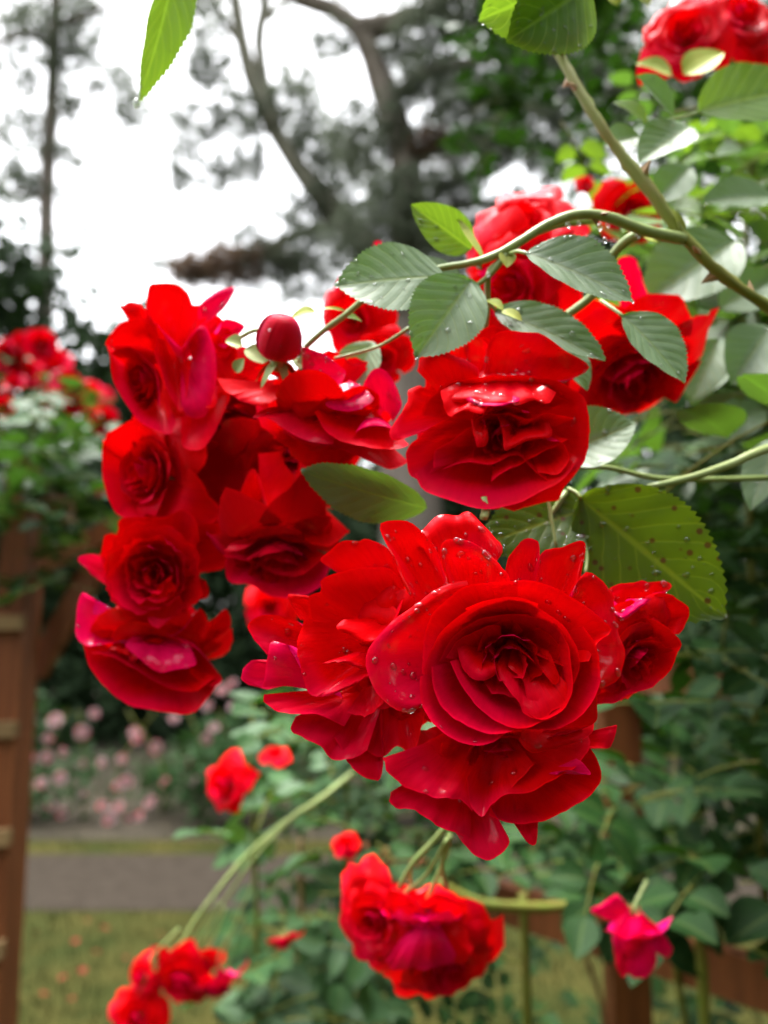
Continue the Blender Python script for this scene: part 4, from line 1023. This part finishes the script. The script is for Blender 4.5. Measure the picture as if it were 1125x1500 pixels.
rose('little red tip above the low hanging trio', (508, 1238), .80, 18, (0, .5, .6), SMALL, Lw, seed=47, nu=6, nv=5)
rose('narrow red bud-like bloom among leaves left of the low trio', (415, 1380), .82, 23, (.1, -.8, .4), SMALL, Lw, seed=48, nu=6, nv=5)
rose('blurred red bloom glimpsed below the shaded crimson rose', (395, 888), .68, 34, (0, .2, .8), SMALL, Lw, seed=49, nu=6, nv=5)
X = 'red roses of the bottom left spray'
rose('small hanging bloom above the middle of the bottom left spray', (246, 1408), .86, 28, (-.3, -.6, .6), SMALL, X, seed=55, ped=[(262, 1385, .86), (290, 1340, .86)])
rose('small round bloom right of the middle in the bottom left spray', (296, 1414), .86, 30, (.2, -.5, .7), SMALL, X, seed=56, ped=[(310, 1380, .86), (330, 1330, .86)])
rose('leftmost little bloom of the bottom left spray', (205, 1432), .85, 24, (-.5, .1, .7), SMALL, X, seed=51, ped=[(225, 1400, .85), (262, 1360, .85)])
rose('fullest red bloom in the middle of the bottom left spray', (266, 1438), .84, 40, (-.1, -.2, .8), SMALL, X, seed=52, ped=[(290, 1370, .85), (320, 1320, .85)])
rose('magenta-tinged bloom at the right of the bottom left spray', (320, 1445), .85, 34, (.3, -.8, .4), SMALL, X, seed=53, mat='petal_pink', ped=[(322, 1400, .85), (335, 1370, .85)])
rose('lowest bloom of the bottom left spray, cut by the picture edge', (198, 1492), .84, 36, (-.1, .3, .8), SMALL, X, seed=54, ped=[(205, 1455, .85), (230, 1400, .85)])

# ------------------------------------------------------------------ canes and their big leaves
G = 'canes of the climbing rose'
t = thing('rose_cane', 'thick thorny green cane slanting down from the top leaf to the right edge', 'rose cane', P(960, 280, .37), G)
pts = [(800, 30, .39), (822, 85, .385), (868, 165, .375), (905, 220, .37), (945, 270, .365), (1000, 345, .36), (1060, 405, .36), (1125, 450, .365), (1250, 540, .38), (1500, 800, .45)]
stem(t, pts, [2.3, 2.4, 2.7, 2.4, 3.2, 2.5, 2.7, 2.6, 3.4, 2.6, 2.8, 2.9, 3.7, 2.9, 3.1, 3.3, 3.7], 'cane', 90, 12, wob=.35)
thorns(t, pts, 16, .006, 3)
leaf(t, (842, -30, .34), (700, 30, .33), 150, (.25, -.35, .9), 'leaf_lit', 22, stalk=[(822, 85, .385), (838, 20, .36)], seed=1, shape=.75)
leaf(t, (862, -20, .335), (742, 60, .33), 130, (.35, -.3, .9), 'leaf_lit', 26, seed=2, shape=.75)
leaf(t, (1020, 165, .43), (1190, 130, .45), 112, (-.1, .3, .95), 'leaf_lit', 0, stalk=[(960, 180, .42), (995, 172, .425)], seed=3, fold=.3)
leaf(t, (985, 172, .41), (932, 112, .40), 66, (.2, .5, .85), 'leaf', 3, seed=4)
leaf(t, (1012, 185, .41), (935, 240, .40), 76, (-.1, .5, .85), 'leaf', 3, seed=5)
leaf(t, (948, 180, .42), (898, 150, .42), 40, (.1, .6, .8), 'leaf_lit', 0, seed=6)
leaf(t, (938, 200, .42), (882, 215, .42), 56, (.1, .5, .85), 'leaf', 0, seed=7)
for i, (bb, tt, ww, nn) in enumerate([((1078, 352, .47), (940, 448, .46), 120, (.1, .5, .86)), ((1128, 478, .46), (1072, 565, .45), 88, (-.1, .45, .9)), ((1052, 498, .47), (1012, 592, .46), 62, (-.2, .4, .9)),
        ((1135, 288, .50), (1025, 300, .50), 74, (0, .55, .8)), ((1055, 452, .50), (1140, 405, .50), 78, (.1, .5, .86)), ((1012, 245, .50), (955, 300, .50), 60, (.1, .5, .86)), ((1120, 600, .50), (1035, 640, .50), 66, (0, .55, .83))]):
    leaf(t, bb, tt, ww, nn, 'leaf', 2, seed=60 + i, wave=.05)
for i, (b, e, w) in enumerate([((1000, 345, .36), (985, 305, .358), 16), ((940, 345, .36), (968, 358, .355), 14), ((905, 8, .5), (870, -30, .5), 60), ((950, 10, .5), (910, -40, .5), 50), ((1000, 110, .5), (1060, 78, .5), 50), ((985, 110, .5), (930, 95, .5), 40)]):
    bract(t, b, e, w, (.1, .5, .8), 'young', i, 'bract' if i < 2 else 'young_leaf')

t = thing('rose_cane', 'arching pale green cane that bows over and carries the big front roses', 'rose cane', P(830, 320, .34), G)
pts = [(1000, 350, .36), (945, 338, .35), (890, 318, .342), (845, 314, .338), (800, 330, .336), (755, 358, .335), (710, 380, .336), (650, 392, .338), (600, 398, .34), (540, 402, .345)]
stem(t, pts, [3.0, 2.5, 2.3, 2.1, 1.9, 1.6, 1.2, .9], 'stem', 54, 12)
thorns(t, pts, 4, .004, 8)
mb = MB()
for (x, y, dd, s_) in [(832, 330, .339, 1.2), (848, 327, .339, .9), (878, 333, .343, 1.3), (890, 330, .343, 1.0), (886, 352, .346, 1.1), (760, 366, .334, .9), (715, 402, .334, 1.0), (700, 392, .336, .8), (934, 346, .351, 1.0)]:
    mb.blob(P(x, y, dd), (RIGHT * s_ * .001, FWD * s_ * .001, UP * s_ * .0012), 10, 8)
mb.build('water_drops', M['water'], t, kind='stuff')
stem(t, [(745, 368, .336), (775, 345, .338), (820, 328, .345), (870, 322, .352)], [1.7, 1.8, 2.0], 'stem', 20, 10, 'side_shoot')
stem(t, [(942, 340, .352), (915, 355, .358), (890, 385, .365), (870, 430, .37), (820, 470, .375)], [2.4, 2.2, 2.0], 'stem', 24, 10, 'side_shoot')
stem(t, [(742, 372, .335), (715, 405, .336), (680, 430, .338)], [1.5, 1.2, 1.0], 'stem', 14, 8, 'side_shoot')
leaf(t, (690, 365, .352), (602, 300, .35), 62, (-.1, -.15, 1), 'leaf_lit', 5, seed=11, shape=.7)
bract(t, (706, 380, .342), (668, 320, .348), 18, (.5, .3, .8), 'young', 3)
bract(t, (742, 370, .335), (742, 392, .332), 26, (.1, .5, .8), 'young', 4); bract(t, (735, 455, .33), (765, 470, .327), 20, (.1, .6, .8), 'young', 5)
bract(t, (712, 440, .333), (738, 455, .33), 22, (.1, .7, .6), 'young', 6)
leaf(t, (652, 405, .328), (490, 420, .325), 118, (-.12, .34, .93), 'leaf', 14, seed=12, wave=.05, fold=.15)
leaf(t, (690, 410, .322), (608, 525, .313), 112, (.3, .45, .85), 'leaf', 12, seed=13, wave=.05)
leaf(t, (680, 425, .345), (580, 384, .345), 60, (-.1, .6, .8), 'leaf', 4, seed=14)
leaf(t, (770, 370, .322), (928, 442, .312), 108, (.1, .5, .86), 'leaf', 16, seed=15, wave=.04, stalk=[(745, 372, .335), (758, 368, .328)])
leaf(t, (725, 455, .335), (886, 530, .322), 84, (.0, .55, .83), 'leaf', 12, seed=16, wave=.04, stalk=[(712, 440, .335)])
leaf(t, (800, 500, .34), (860, 572, .335), 70, (.1, .7, .6), 'leaf', 4, seed=17)
leaf(t, (912, 462, .33), (1002, 562, .322), 92, (.3, .35, .88), 'leaf', 5, seed=18, stalk=[(880, 440, .345), (898, 452, .335)])
leaf(t, (545, 500, .36), (515, 575, .36), 70, (-.1, .6, .7), 'leaf', 2, seed=19)
leaf(t, (505, 465, .342), (530, 470, .35), 20, (.1, .6, .7), 'leaf_lit', 0, seed=20)

t = thing('rose_cane', 'green stem entering from the right edge above the large spotted leaf', 'rose cane', P(1000, 695, .36), G)
pts = [(830, 705, .345), (862, 722, .343), (905, 718, .345), (950, 714, .35), (1010, 700, .355), (1070, 680, .362), (1130, 655, .37), (1300, 600, .42)]
stem(t, pts[3:], [1.6, 2.1, 2.3, 2.6], 'stem', 30, 10)
stem(t, [(800, 690, .36), (880, 684, .365), (960, 700, .37), (1040, 702, .375), (1130, 700, .385)], [1.2, 1.3, 1.6], 'stem', 24, 8, 'side_shoot')
leaf(t, (848, 728, .338), (1062, 905, .316), 178, (-.22, -.05, 1), 'leaf_spot', 40, seed=21, fold=.12, droop=.1, wave=.02, stalk=[(832, 715, .345), (845, 722, .34)], label='large backlit leaf with rust-brown spots')
leaf(t, (872, 742, .345), (700, 800, .335), 118, (-.1, .45, .85), 'leaf_spot', 40, seed=22, fold=.15, droop=.1)
leaf(t, (820, 670, .36), (932, 620, .35), 100, (.1, .5, .86), 'leaf', 18, seed=23, wave=.05)
leaf(t, (625, 745, .330), (440, 690, .335), 118, (.25, -.75, .6), 'leaf', 6, seed=24, fold=.1, droop=.1, label='dark leaf in shadow under the roses')
stem(t, [(800, 715, .34), (808, 760, .335), (815, 800, .33)], [.8, .8, .7], 'stem', 12, 8, 'pedicel')
stem(t, [(856, 790, .335), (860, 815, .33), (858, 840, .325)], [.7, .7, .7], 'stem', 10, 8, 'pedicel')
stem(t, [(707, 730, .31), (712, 745, .308), (708, 760, .306)], [1.8, 2.0, 1.6], 'stem', 10, 8, 'pedicel')
leaf(t, (1140, 640, .42), (1100, 750, .40), 60, (-.5, .4, .7), 'leaf', 4, seed=25)

t = thing('rose_cane', 'drooping leaf tip hanging into the sky at the top left', 'rose leaf', P(240, 40, .36), G)
leaf(t, (262, -90, .37), (200, 155, .36), 70, (.92, .1, .38), 'leaf_lit', 8, fold=.5, droop=.25, wave=.06, seed=31, stalk=[(275, -160, .375), (270, -120, .372)])
MB().blob(P(200, 152, .359), (RIGHT * .0018, FWD * .0018, UP * .0024), 12, 9).build('water_drop', M['water'], t)

t = thing('rose_cane', 'long thin green stem bending down to the bottom left spray', 'rose cane', P(350, 1290, .85), G)
stem(t, [(520, 1130, .9), (470, 1170, .88), (430, 1196, .87), (370, 1245, .86), (322, 1300, .85), (285, 1350, .85), (262, 1390, .85), (205, 1450, .85)], [3.4, 3.2, 2.8, 2.2, 1.6, 1.2], 'stem', 40, 8)
stem(t, [(430, 1196, .87), (378, 1250, .855), (335, 1310, .85), (300, 1370, .845), (280, 1410, .845)], [2.4, 2.0, 1.6, 1.4], 'stem', 30, 8, 'side_shoot')
stem(t, [(362, 1250, .86), (370, 1290, .855), (350, 1340, .85), (330, 1390, .85)], [1.0, .9, .9], 'stem', 20, 6, 'side_shoot')
t = thing('rose_cane', 'slender green stem carrying the low hanging trio of blooms', 'rose cane', P(620, 1260, .45), G)
stem(t, [(585, 1300, .49), (605, 1265, .475), (650, 1215, .45), (690, 1150, .42), (720, 1060, .36)], [1.6, 1.7, 1.8, 2.0], 'stem', 24, 10)
stem(t, [(655, 1300, .49), (648, 1265, .47), (665, 1205, .45), (690, 1150, .42)], [1.6, 1.7, 1.8], 'stem', 20, 10, 'side_shoot')
stem(t, [(590, 1310, .495), (625, 1280, .48), (655, 1230, .455)], [1.0, 1.1, 1.4], 'stem', 16, 8, 'side_shoot')
t = thing('rose_cane', 'olive cane running level behind the low hanging trio', 'rose cane', P(740, 1325, .95), G)
stem(t, [(640, 1290, .95), (690, 1318, .95), (740, 1328, .95), (820, 1328, .97), (900, 1310, 1.0)], [4.5, 6.5, 6.5, 5.5], 'cane', 30, 9)
for i, (lab, pp, rr_) in enumerate([
        ('upright olive cane on the grass, below the level cane', [(766, 1310, 1.0), (770, 1400, 1.0), (772, 1500, 1.0), (775, 1800, 1.0)], 6.5),
        ('upright green cane rising from the lower right corner', [(1015, 1250, .95), (1022, 1350, .95), (1030, 1450, .95), (1040, 1800, .95)], 7),
        ('dark thin cane right of the reddish wooden post', [(985, 1380, 1.1), (995, 1450, 1.1), (1005, 1520, 1.1), (1015, 1800, 1.1)], 5.5),
        ('thin reddish cane left of the reddish wooden post', [(840, 1360, 1.2), (865, 1420, 1.2), (885, 1500, 1.2), (900, 1750, 1.2)], 4.5),
        ('dark cane standing left of the low hanging trio', [(512, 1220, 1.3), (508, 1320, 1.3), (500, 1420, 1.3), (495, 1760, 1.3)], 6),
        ('reddish cane among leaves left of the low hanging trio', [(440, 1230, 1.25), (442, 1330, 1.25), (440, 1430, 1.25), (440, 1760, 1.25)], 5.5),
        ('pale cane rising through the leaves below the front cluster', [(500, 1080, 1.2), (510, 1180, 1.2), (505, 1290, 1.2), (515, 1760, 1.2)], 4.0),
        ('thin yellow-green cane at the left side of the lower leaves', [(372, 1030, 1.1), (365, 1130, 1.1), (375, 1260, 1.1), (380, 1760, 1.1)], 3.2)]):
    t = thing('rose_cane', lab, 'rose cane', P(*pp[-1]), 'upright rose canes')
    stem(t, pp, [rr_ * .8, rr_, rr_], 'cane' if i not in (3, 5) else 'thorn', 20, 8, wob=.3, seed=i)

# ------------------------------------------------------------------ bush foliage out of focus
LEAFM = {}
def leaf_mesh(mat, k):
    key = (mat, k)
    if key not in LEAFM:
        V, Fc, uv = leaf_geo(1.0, .66 + .06 * (k % 3), 7, 4, 0, .2 + .08 * (k % 3), .25 + .1 * (k % 2), .05, 40 + k, .8)
        me = bpy.data.meshes.new('leaf')
        me.from_pydata(V.tolist(), [], Fc)
        lay = me.uv_layers.new(name='UVMap')
        idx = np.empty(len(me.loops), dtype=np.int32); me.loops.foreach_get('vertex_index', idx)
        lay.data.foreach_set('uv', uv[idx].astype(np.float32).ravel())
        me.polygons.foreach_set('use_smooth', [True] * len(me.polygons))
        me.materials.append(M[mat])
        LEAFM[key] = me
    return LEAFM[key]

def place_leaf(parent, p, axis, normal, L, mat, k):
    x, a, n = frame(axis, normal)
    o = bpy.data.objects.new('leaf', leaf_mesh(mat, k))
    COL.objects.link(o)
    o.parent = parent
    q = np.array(p) - wloc(parent)
    o.matrix_basis = Matrix([[x[0] * L, a[0] * L, n[0] * L, q[0]], [x[1] * L, a[1] * L, n[1] * L, q[1]], [x[2] * L, a[2] * L, n[2] * L, q[2]], [0, 0, 0, 1]])

def bush(t, regions, seed, limit=300, stems=True, shade_canopy=()):
    """regions: (px0, px1, py0, py1, d0, d1, compound leaves, leaflet length, material)"""
    r = random.Random(seed)
    items = []
    sm = MB()
    jobs = [(g_, False) for g_ in regions] + [(g_, True) for g_ in shade_canopy]      # canopy: (x0, x1, y0, y1, z0, z1, ...) in metres
    for (x0, x1, y0, y1, d0, d1, cnt, L, mat), world in jobs:
        for _ in range(cnt):
            if world:
                p = np.array([r.uniform(x0, x1), r.uniform(y0, y1), r.uniform(d0, d1)])
            else:
                d = d0 + (d1 - d0) * r.random()
                p = P(r.uniform(x0, x1), r.uniform(y0, y1), d)
            az = r.uniform(0, 6.28)
            ax = nrm([math.cos(az), math.sin(az) - .3, r.uniform(-.6, .35)])
            nn = nrm(np.array([r.gauss(0, .35), r.gauss(-.25, .35), 1.0]))
            x, a, n = frame(ax, nn)
            l0 = L * r.uniform(.75, 1.25)
            for (off, sd) in ((.15, -1), (.15, 1), (.8, -1), (.8, 1), (1.35, 0)):
                b = p + a * off * l0
                d_ = a if sd == 0 else nrm(a * .35 + x * sd)
                if sd: b = b + d_ * .08 * l0
                nl = nrm(n + np.array([r.gauss(0, .22), r.gauss(0, .22), 0]))
                items.append((b, d_, nl, l0 * r.uniform(.85, 1.1) * (1.1 if sd == 0 else .9), mat, r.randrange(4), np.dot(b - CAM, FWD)))
            sm.tube([p - a * l0 * .9 - np.array([0, 0, .2 * l0]), p, p + a * l0 * 1.4], [.0011, .0009, .0006], 5, 4)
    def seen(it):
        q = it[0] - CAM; z = max(it[6], .05)
        u = 562 + F * np.dot(q, RIGHT) / z; v = 750 - F * np.dot(q, UP) / z
        return (0 if (-30 < u < 1155 and -30 < v < 1530) else 1, z / it[3])
    items.sort(key=seen)
    for it in items[:limit]:
        place_leaf(t, it[0], it[1], it[2], it[3], it[4], it[5])
    rest = {}
    for it in items[limit:]:
        x, a, n = frame(it[1], it[2])
        V, Fc, uv = leaf_geo(it[3], it[3] * .68, 4, 2, 0, .25, .3, 0, 0, .8)
        rest.setdefault(it[4], MB()).add(it[0] + V[:, :1] * x + V[:, 1:2] * a + V[:, 2:] * n, Fc, uv)
    for mat, mb in rest.items():
        mb.build('dense_leaves', M[mat], t, kind='stuff')
    if stems and sm.n: sm.build('leaf_stalks', M['cane'], t, kind='stuff')

t = thing('climbing_rose', 'dense climbing rose foliage filling the right side behind the canes', 'rose bush', (0.75, .9, 0), None)
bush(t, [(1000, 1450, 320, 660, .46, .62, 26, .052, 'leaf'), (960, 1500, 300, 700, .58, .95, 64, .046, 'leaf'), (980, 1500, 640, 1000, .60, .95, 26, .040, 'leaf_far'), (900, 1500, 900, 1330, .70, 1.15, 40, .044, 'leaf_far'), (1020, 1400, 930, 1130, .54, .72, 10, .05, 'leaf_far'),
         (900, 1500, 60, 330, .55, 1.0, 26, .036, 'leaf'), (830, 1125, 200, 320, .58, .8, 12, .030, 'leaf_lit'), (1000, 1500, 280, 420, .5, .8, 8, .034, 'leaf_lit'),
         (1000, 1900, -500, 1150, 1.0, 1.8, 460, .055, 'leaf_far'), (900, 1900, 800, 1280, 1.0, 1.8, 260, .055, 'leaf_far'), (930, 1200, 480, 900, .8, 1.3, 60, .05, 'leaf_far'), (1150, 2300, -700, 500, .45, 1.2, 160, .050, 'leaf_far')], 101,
     shade_canopy=[(.25, 1.9, .75, 2.4, 2.75, 3.1, 420, .07, 'leaf_far'), (1.2, 2.0, .3, 2.4, .8, 2.9, 300, .07, 'leaf_far'), (.42, 1.6, 1.5, 2.3, .1, 1.3, 200, .065, 'leaf_far')])  # overhead leaves out of view, added to darken the foliage below
for k, pp in enumerate([[(1180, 1900, 1.2), (1120, 1300, 1.1), (1100, 800, 1.0), (1090, 300, .9)], [(1300, 1900, 1.3), (1250, 1100, 1.2), (1180, 500, 1.0), (1060, 150, .8)]]):
    stem(t, pp, [8, 7, 5, 3], 'cane', 30, 8)
t = thing('rose_bush', 'loose rose foliage below the front cluster, between path and viewer', 'rose bush', (0.05, 1.25, 0), None)
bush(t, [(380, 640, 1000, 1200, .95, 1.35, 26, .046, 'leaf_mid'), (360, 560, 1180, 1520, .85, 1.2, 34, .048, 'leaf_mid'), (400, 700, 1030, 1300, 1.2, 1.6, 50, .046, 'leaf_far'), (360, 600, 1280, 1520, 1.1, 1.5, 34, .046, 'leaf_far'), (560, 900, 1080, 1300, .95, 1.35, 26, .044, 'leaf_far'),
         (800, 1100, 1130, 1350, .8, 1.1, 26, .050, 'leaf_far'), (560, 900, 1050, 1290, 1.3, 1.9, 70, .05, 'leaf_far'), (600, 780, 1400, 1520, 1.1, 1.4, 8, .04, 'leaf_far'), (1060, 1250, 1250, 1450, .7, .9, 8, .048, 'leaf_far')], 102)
t = thing('rose_bush', 'climbing rose bush with blurred red blooms over the wooden arch at the left', 'rose bush', (-.95, 1.7, 0), None)
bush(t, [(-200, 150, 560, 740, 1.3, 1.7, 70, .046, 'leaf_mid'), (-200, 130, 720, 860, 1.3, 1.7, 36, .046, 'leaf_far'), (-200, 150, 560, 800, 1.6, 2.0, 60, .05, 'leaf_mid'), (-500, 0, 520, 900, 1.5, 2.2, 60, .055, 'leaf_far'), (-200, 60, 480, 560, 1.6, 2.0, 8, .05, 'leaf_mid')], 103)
stem(t, [(-10, 1900, 1.5), (0, 1300, 1.5), (15, 1050, 1.5), (35, 880, 1.55), (60, 700, 1.6)], [6, 5.5, 5, 4], 'cane', 30, 8)
def small_bloom(parent, c, R, axis, rings, mat, r, name='bloom', nu=5, nv=4):
    mb = MB(); az = nrm(axis); ax = nrm(np.cross(az, [.13, .3, .94])); ay = np.cross(az, ax); k0 = r.random() * 6
    for (cnt, rr, hh, cu) in rings:
        k0 += 1.3
        for m in range(cnt):
            p0 = k0 + 6.283 * m / cnt; V = []; ph = r.random() * 9
            for j in range(nv + 1):
                v = j / nv
                for i in range(nu + 1):
                    u = -1 + 2 * i / nu; vv = v * (1 - .3 * u * u)
                    rad_ = R * rr * (.15 + .85 * math.sin(vv * 1.57)) + R * .12 * mnoise.noise(Vector((u * 2 + ph, v * 2, ph)))
                    V.append(c + (ax * math.cos(p0 + u * 4.4 / cnt) + ay * math.sin(p0 + u * 4.4 / cnt)) * rad_ + az * R * (hh * vv ** 1.4 - cu * max(0, vv - .6) ** 2 * 3 - .3))
            mb.add(V, gridfaces(nu, nv))
    return mb.build(name, M[mat], parent)
SB = [(3, .3, .8, 0), (4, .6, .75, .2), (5, .95, .45, .6)]
r = random.Random(77)
for i, (x, y, R) in enumerate([(12, 520, 30), (60, 505, 26), (78, 530, 30), (40, 545, 26), (100, 560, 28), (130, 575, 26), (152, 615, 24), (5, 595, 18), (30, 500, 22), (75, 580, 22), (150, 580, 18), (50, 690, 18), (150, 715, 14), (-40, 540, 34), (-90, 500, 30), (110, 590, 20), (20, 560, 20)]):
    d = 1.5 + .25 * r.random()
    small_bloom(t, P(x, y, d), R * d / F, D(r.uniform(-.6, .6), r.uniform(-.2, .7), .8), SB, 'petal' if i % 4 else 'petal_dark', r)

t = thing('pink_rose_shrub', 'low shrub covered in small pale pink blooms beyond the path', 'shrub', (-1.6, 5.75, 0), None)
bl = []
r = random.Random(9)
for k in range(26):
    x = -3.1 + 3.6 * r.random(); bl.append(((x, 5.75 + r.uniform(-.25, .35), r.uniform(.18, .68)), (.34, .3, .22), 170))
V, Fc, uv = leafquads(bl, 91, .035)
mk('dense_leaves', V, Fc, M['leaf_far'], t, uv, kind='stuff', smooth=False)
for k in range(12):
    x = -3.0 + .28 * k
    MB().tube([np.array([x, 5.75, 0]), np.array([x + r.uniform(-.1, .1), 5.7, .35]), np.array([x + r.uniform(-.25, .25), 5.65, .75])], [.008, .006, .003], 8, 5).build('stem', M['cane'], t)
pk = [(80, 1055, 20), (120, 1073, 20), (70, 1082, 14), (68, 1110, 18), (92, 1102, 14), (138, 1045, 14), (45, 1110, 12), (60, 1147, 16), (88, 1140, 18), (120, 1120, 13), (148, 1116, 13), (200, 1080, 20), (195, 1072, 14), (228, 1095, 18), (178, 1112, 13), (185, 1145, 18), (172, 1150, 14),
      (240, 1145, 13), (282, 1143, 14), (255, 1052, 14), (303, 1034, 14), (313, 1066, 14), (302, 1083, 16), (325, 1010, 16), (340, 1000, 12), (355, 1085, 14), (342, 1107, 14), (55, 1185, 12), (75, 1180, 14), (90, 1192, 16), (150, 1180, 14), (172, 1182, 16), (160, 1200, 18), (147, 1213, 18), (218, 1175, 18), (200, 1198, 18), (190, 1202, 14), (126, 1223, 13), (275, 1115, 12), (120, 1160, 12), (340, 1035, 12), (20, 1060, 14), (10, 1120, 14)]
for i, (x, y, R) in enumerate(pk):
    d = 5.1 + .35 * r.random() + max(0, (1120 - y)) * .002
    small_bloom(t, P(x, y, d), R * .58 * d / F, D(r.uniform(-.4, .4), r.uniform(0, .8), .8), SB[1:], 'petal_bush', r, nu=4, nv=3)

# ------------------------------------------------------------------ timber
Z = np.array([0, 0, 1.0])
def post(t, px, py, d, z1, w, name='post'):
    p = P(px, py, d); c = np.array([p[0], p[1], z1 / 2])
    MB().box(c, RIGHT, np.array([0, 1, 0]), Z, w / 2, w / 2, z1 / 2 + .02).build(name, M['wood'], t, smooth=False)
    return p
def bar(t, a, b, h, w, name, mat):
    a, b = np.asarray(a), np.asarray(b)
    d = nrm(b - a); s = nrm(np.cross(d, Z)); u = np.cross(s, d)
    MB().box((a + b) / 2, d, s, u, np.linalg.norm(b - a) / 2, w / 2, h / 2).build(name, M[mat], t, smooth=False)
t = thing('wooden_arch', 'brown wooden rose arch with pale rungs at the left edge', 'garden arch', (-.78, 1.5, 0), None)
pa = post(t, -2, 1300, 1.45, 1.70, .052)
pb = post(t, 36, 1000, 2.0, 1.75, .045)
for z in (.42, .645, .84, 1.035, 1.23, 1.43):
    MB().box(np.array([pa[0] - .12, pa[1] - .036, z]), RIGHT, np.array([0, 1, 0]), Z, .152, .010, .014).build('rung', M['slat'], t, smooth=False)
bar(t, P(52, 985, 2.06), P(175, 770, 2.06), .06, .03, 'brace', 'wood')
bar(t, P(20, 850, 2.03), P(230, 740, 2.03), .05, .03, 'brace', 'wood')
bar(t, np.array([pa[0], pa[1], 1.73]), np.array([pb[0], pb[1] + .2, 1.73]), .06, .06, 'rail', 'wood')
t = thing('wooden_trellis', 'reddish brown wooden trellis with post and rail at the lower right', 'garden trellis', (.38, 1.2, 0), None)
pc = post(t, 917, 1400, 1.22, 1.42, .058)
ra, rb = P(530, 1268, 1.56), P(1125, 1460, 1.0)
dr_ = nrm(rb - ra)
bar(t, ra + np.array([0, .05, 0]), ra + dr_ * 1.6 + np.array([0, .05, 0]), .062, .03, 'rail', 'wood')
bar(t, ra + np.array([0, .05, .40]), ra + dr_ * 1.6 + np.array([0, .05, .40]), .05, .03, 'rail', 'wood')
pd = ra + dr_ * 1.4
MB().box(np.array([pd[0], pd[1] + .1, .7]), RIGHT, np.array([0, 1, 0]), Z, .029, .029, .72).build('post', M['wood'], t, smooth=False)

# fallen petals and dry blooms
for i, (x, y) in enumerate([(130, 1360), (148, 1408), (190, 1415), (85, 1450), (105, 1395), (70, 1470), (100, 1478), (160, 1372), (230, 1380), (60, 1378), (185, 1480), (120, 1440)]):
    q_ = (y - 750) / F; dn = math.cos(PITCH) * q_ - math.sin(PITCH)
    p = P(x, y, 1.45 / dn); p[2] = .035
    V, Fc, uv = leaf_geo(.036, .032, 5, 4, 0, .4, -.3, .1, i, .8)
    a = RNG.uniform(0, 6.28); x_, a_, n_v = frame([math.cos(a), math.sin(a), .1], [RNG.uniform(-.3, .3), RNG.uniform(-.3, .3), 1])
    o = mk('fallen_petal', p + V[:, :1] * x_ + V[:, 1:2] * a_ + V[:, 2:] * n_v, Fc, M['dull_petal'], None, uv)
    o['label'] = 'fallen red petal lying on the lawn at the lower left'; o['category'] = 'petal'; o['group'] = 'petals fallen on the lawn'
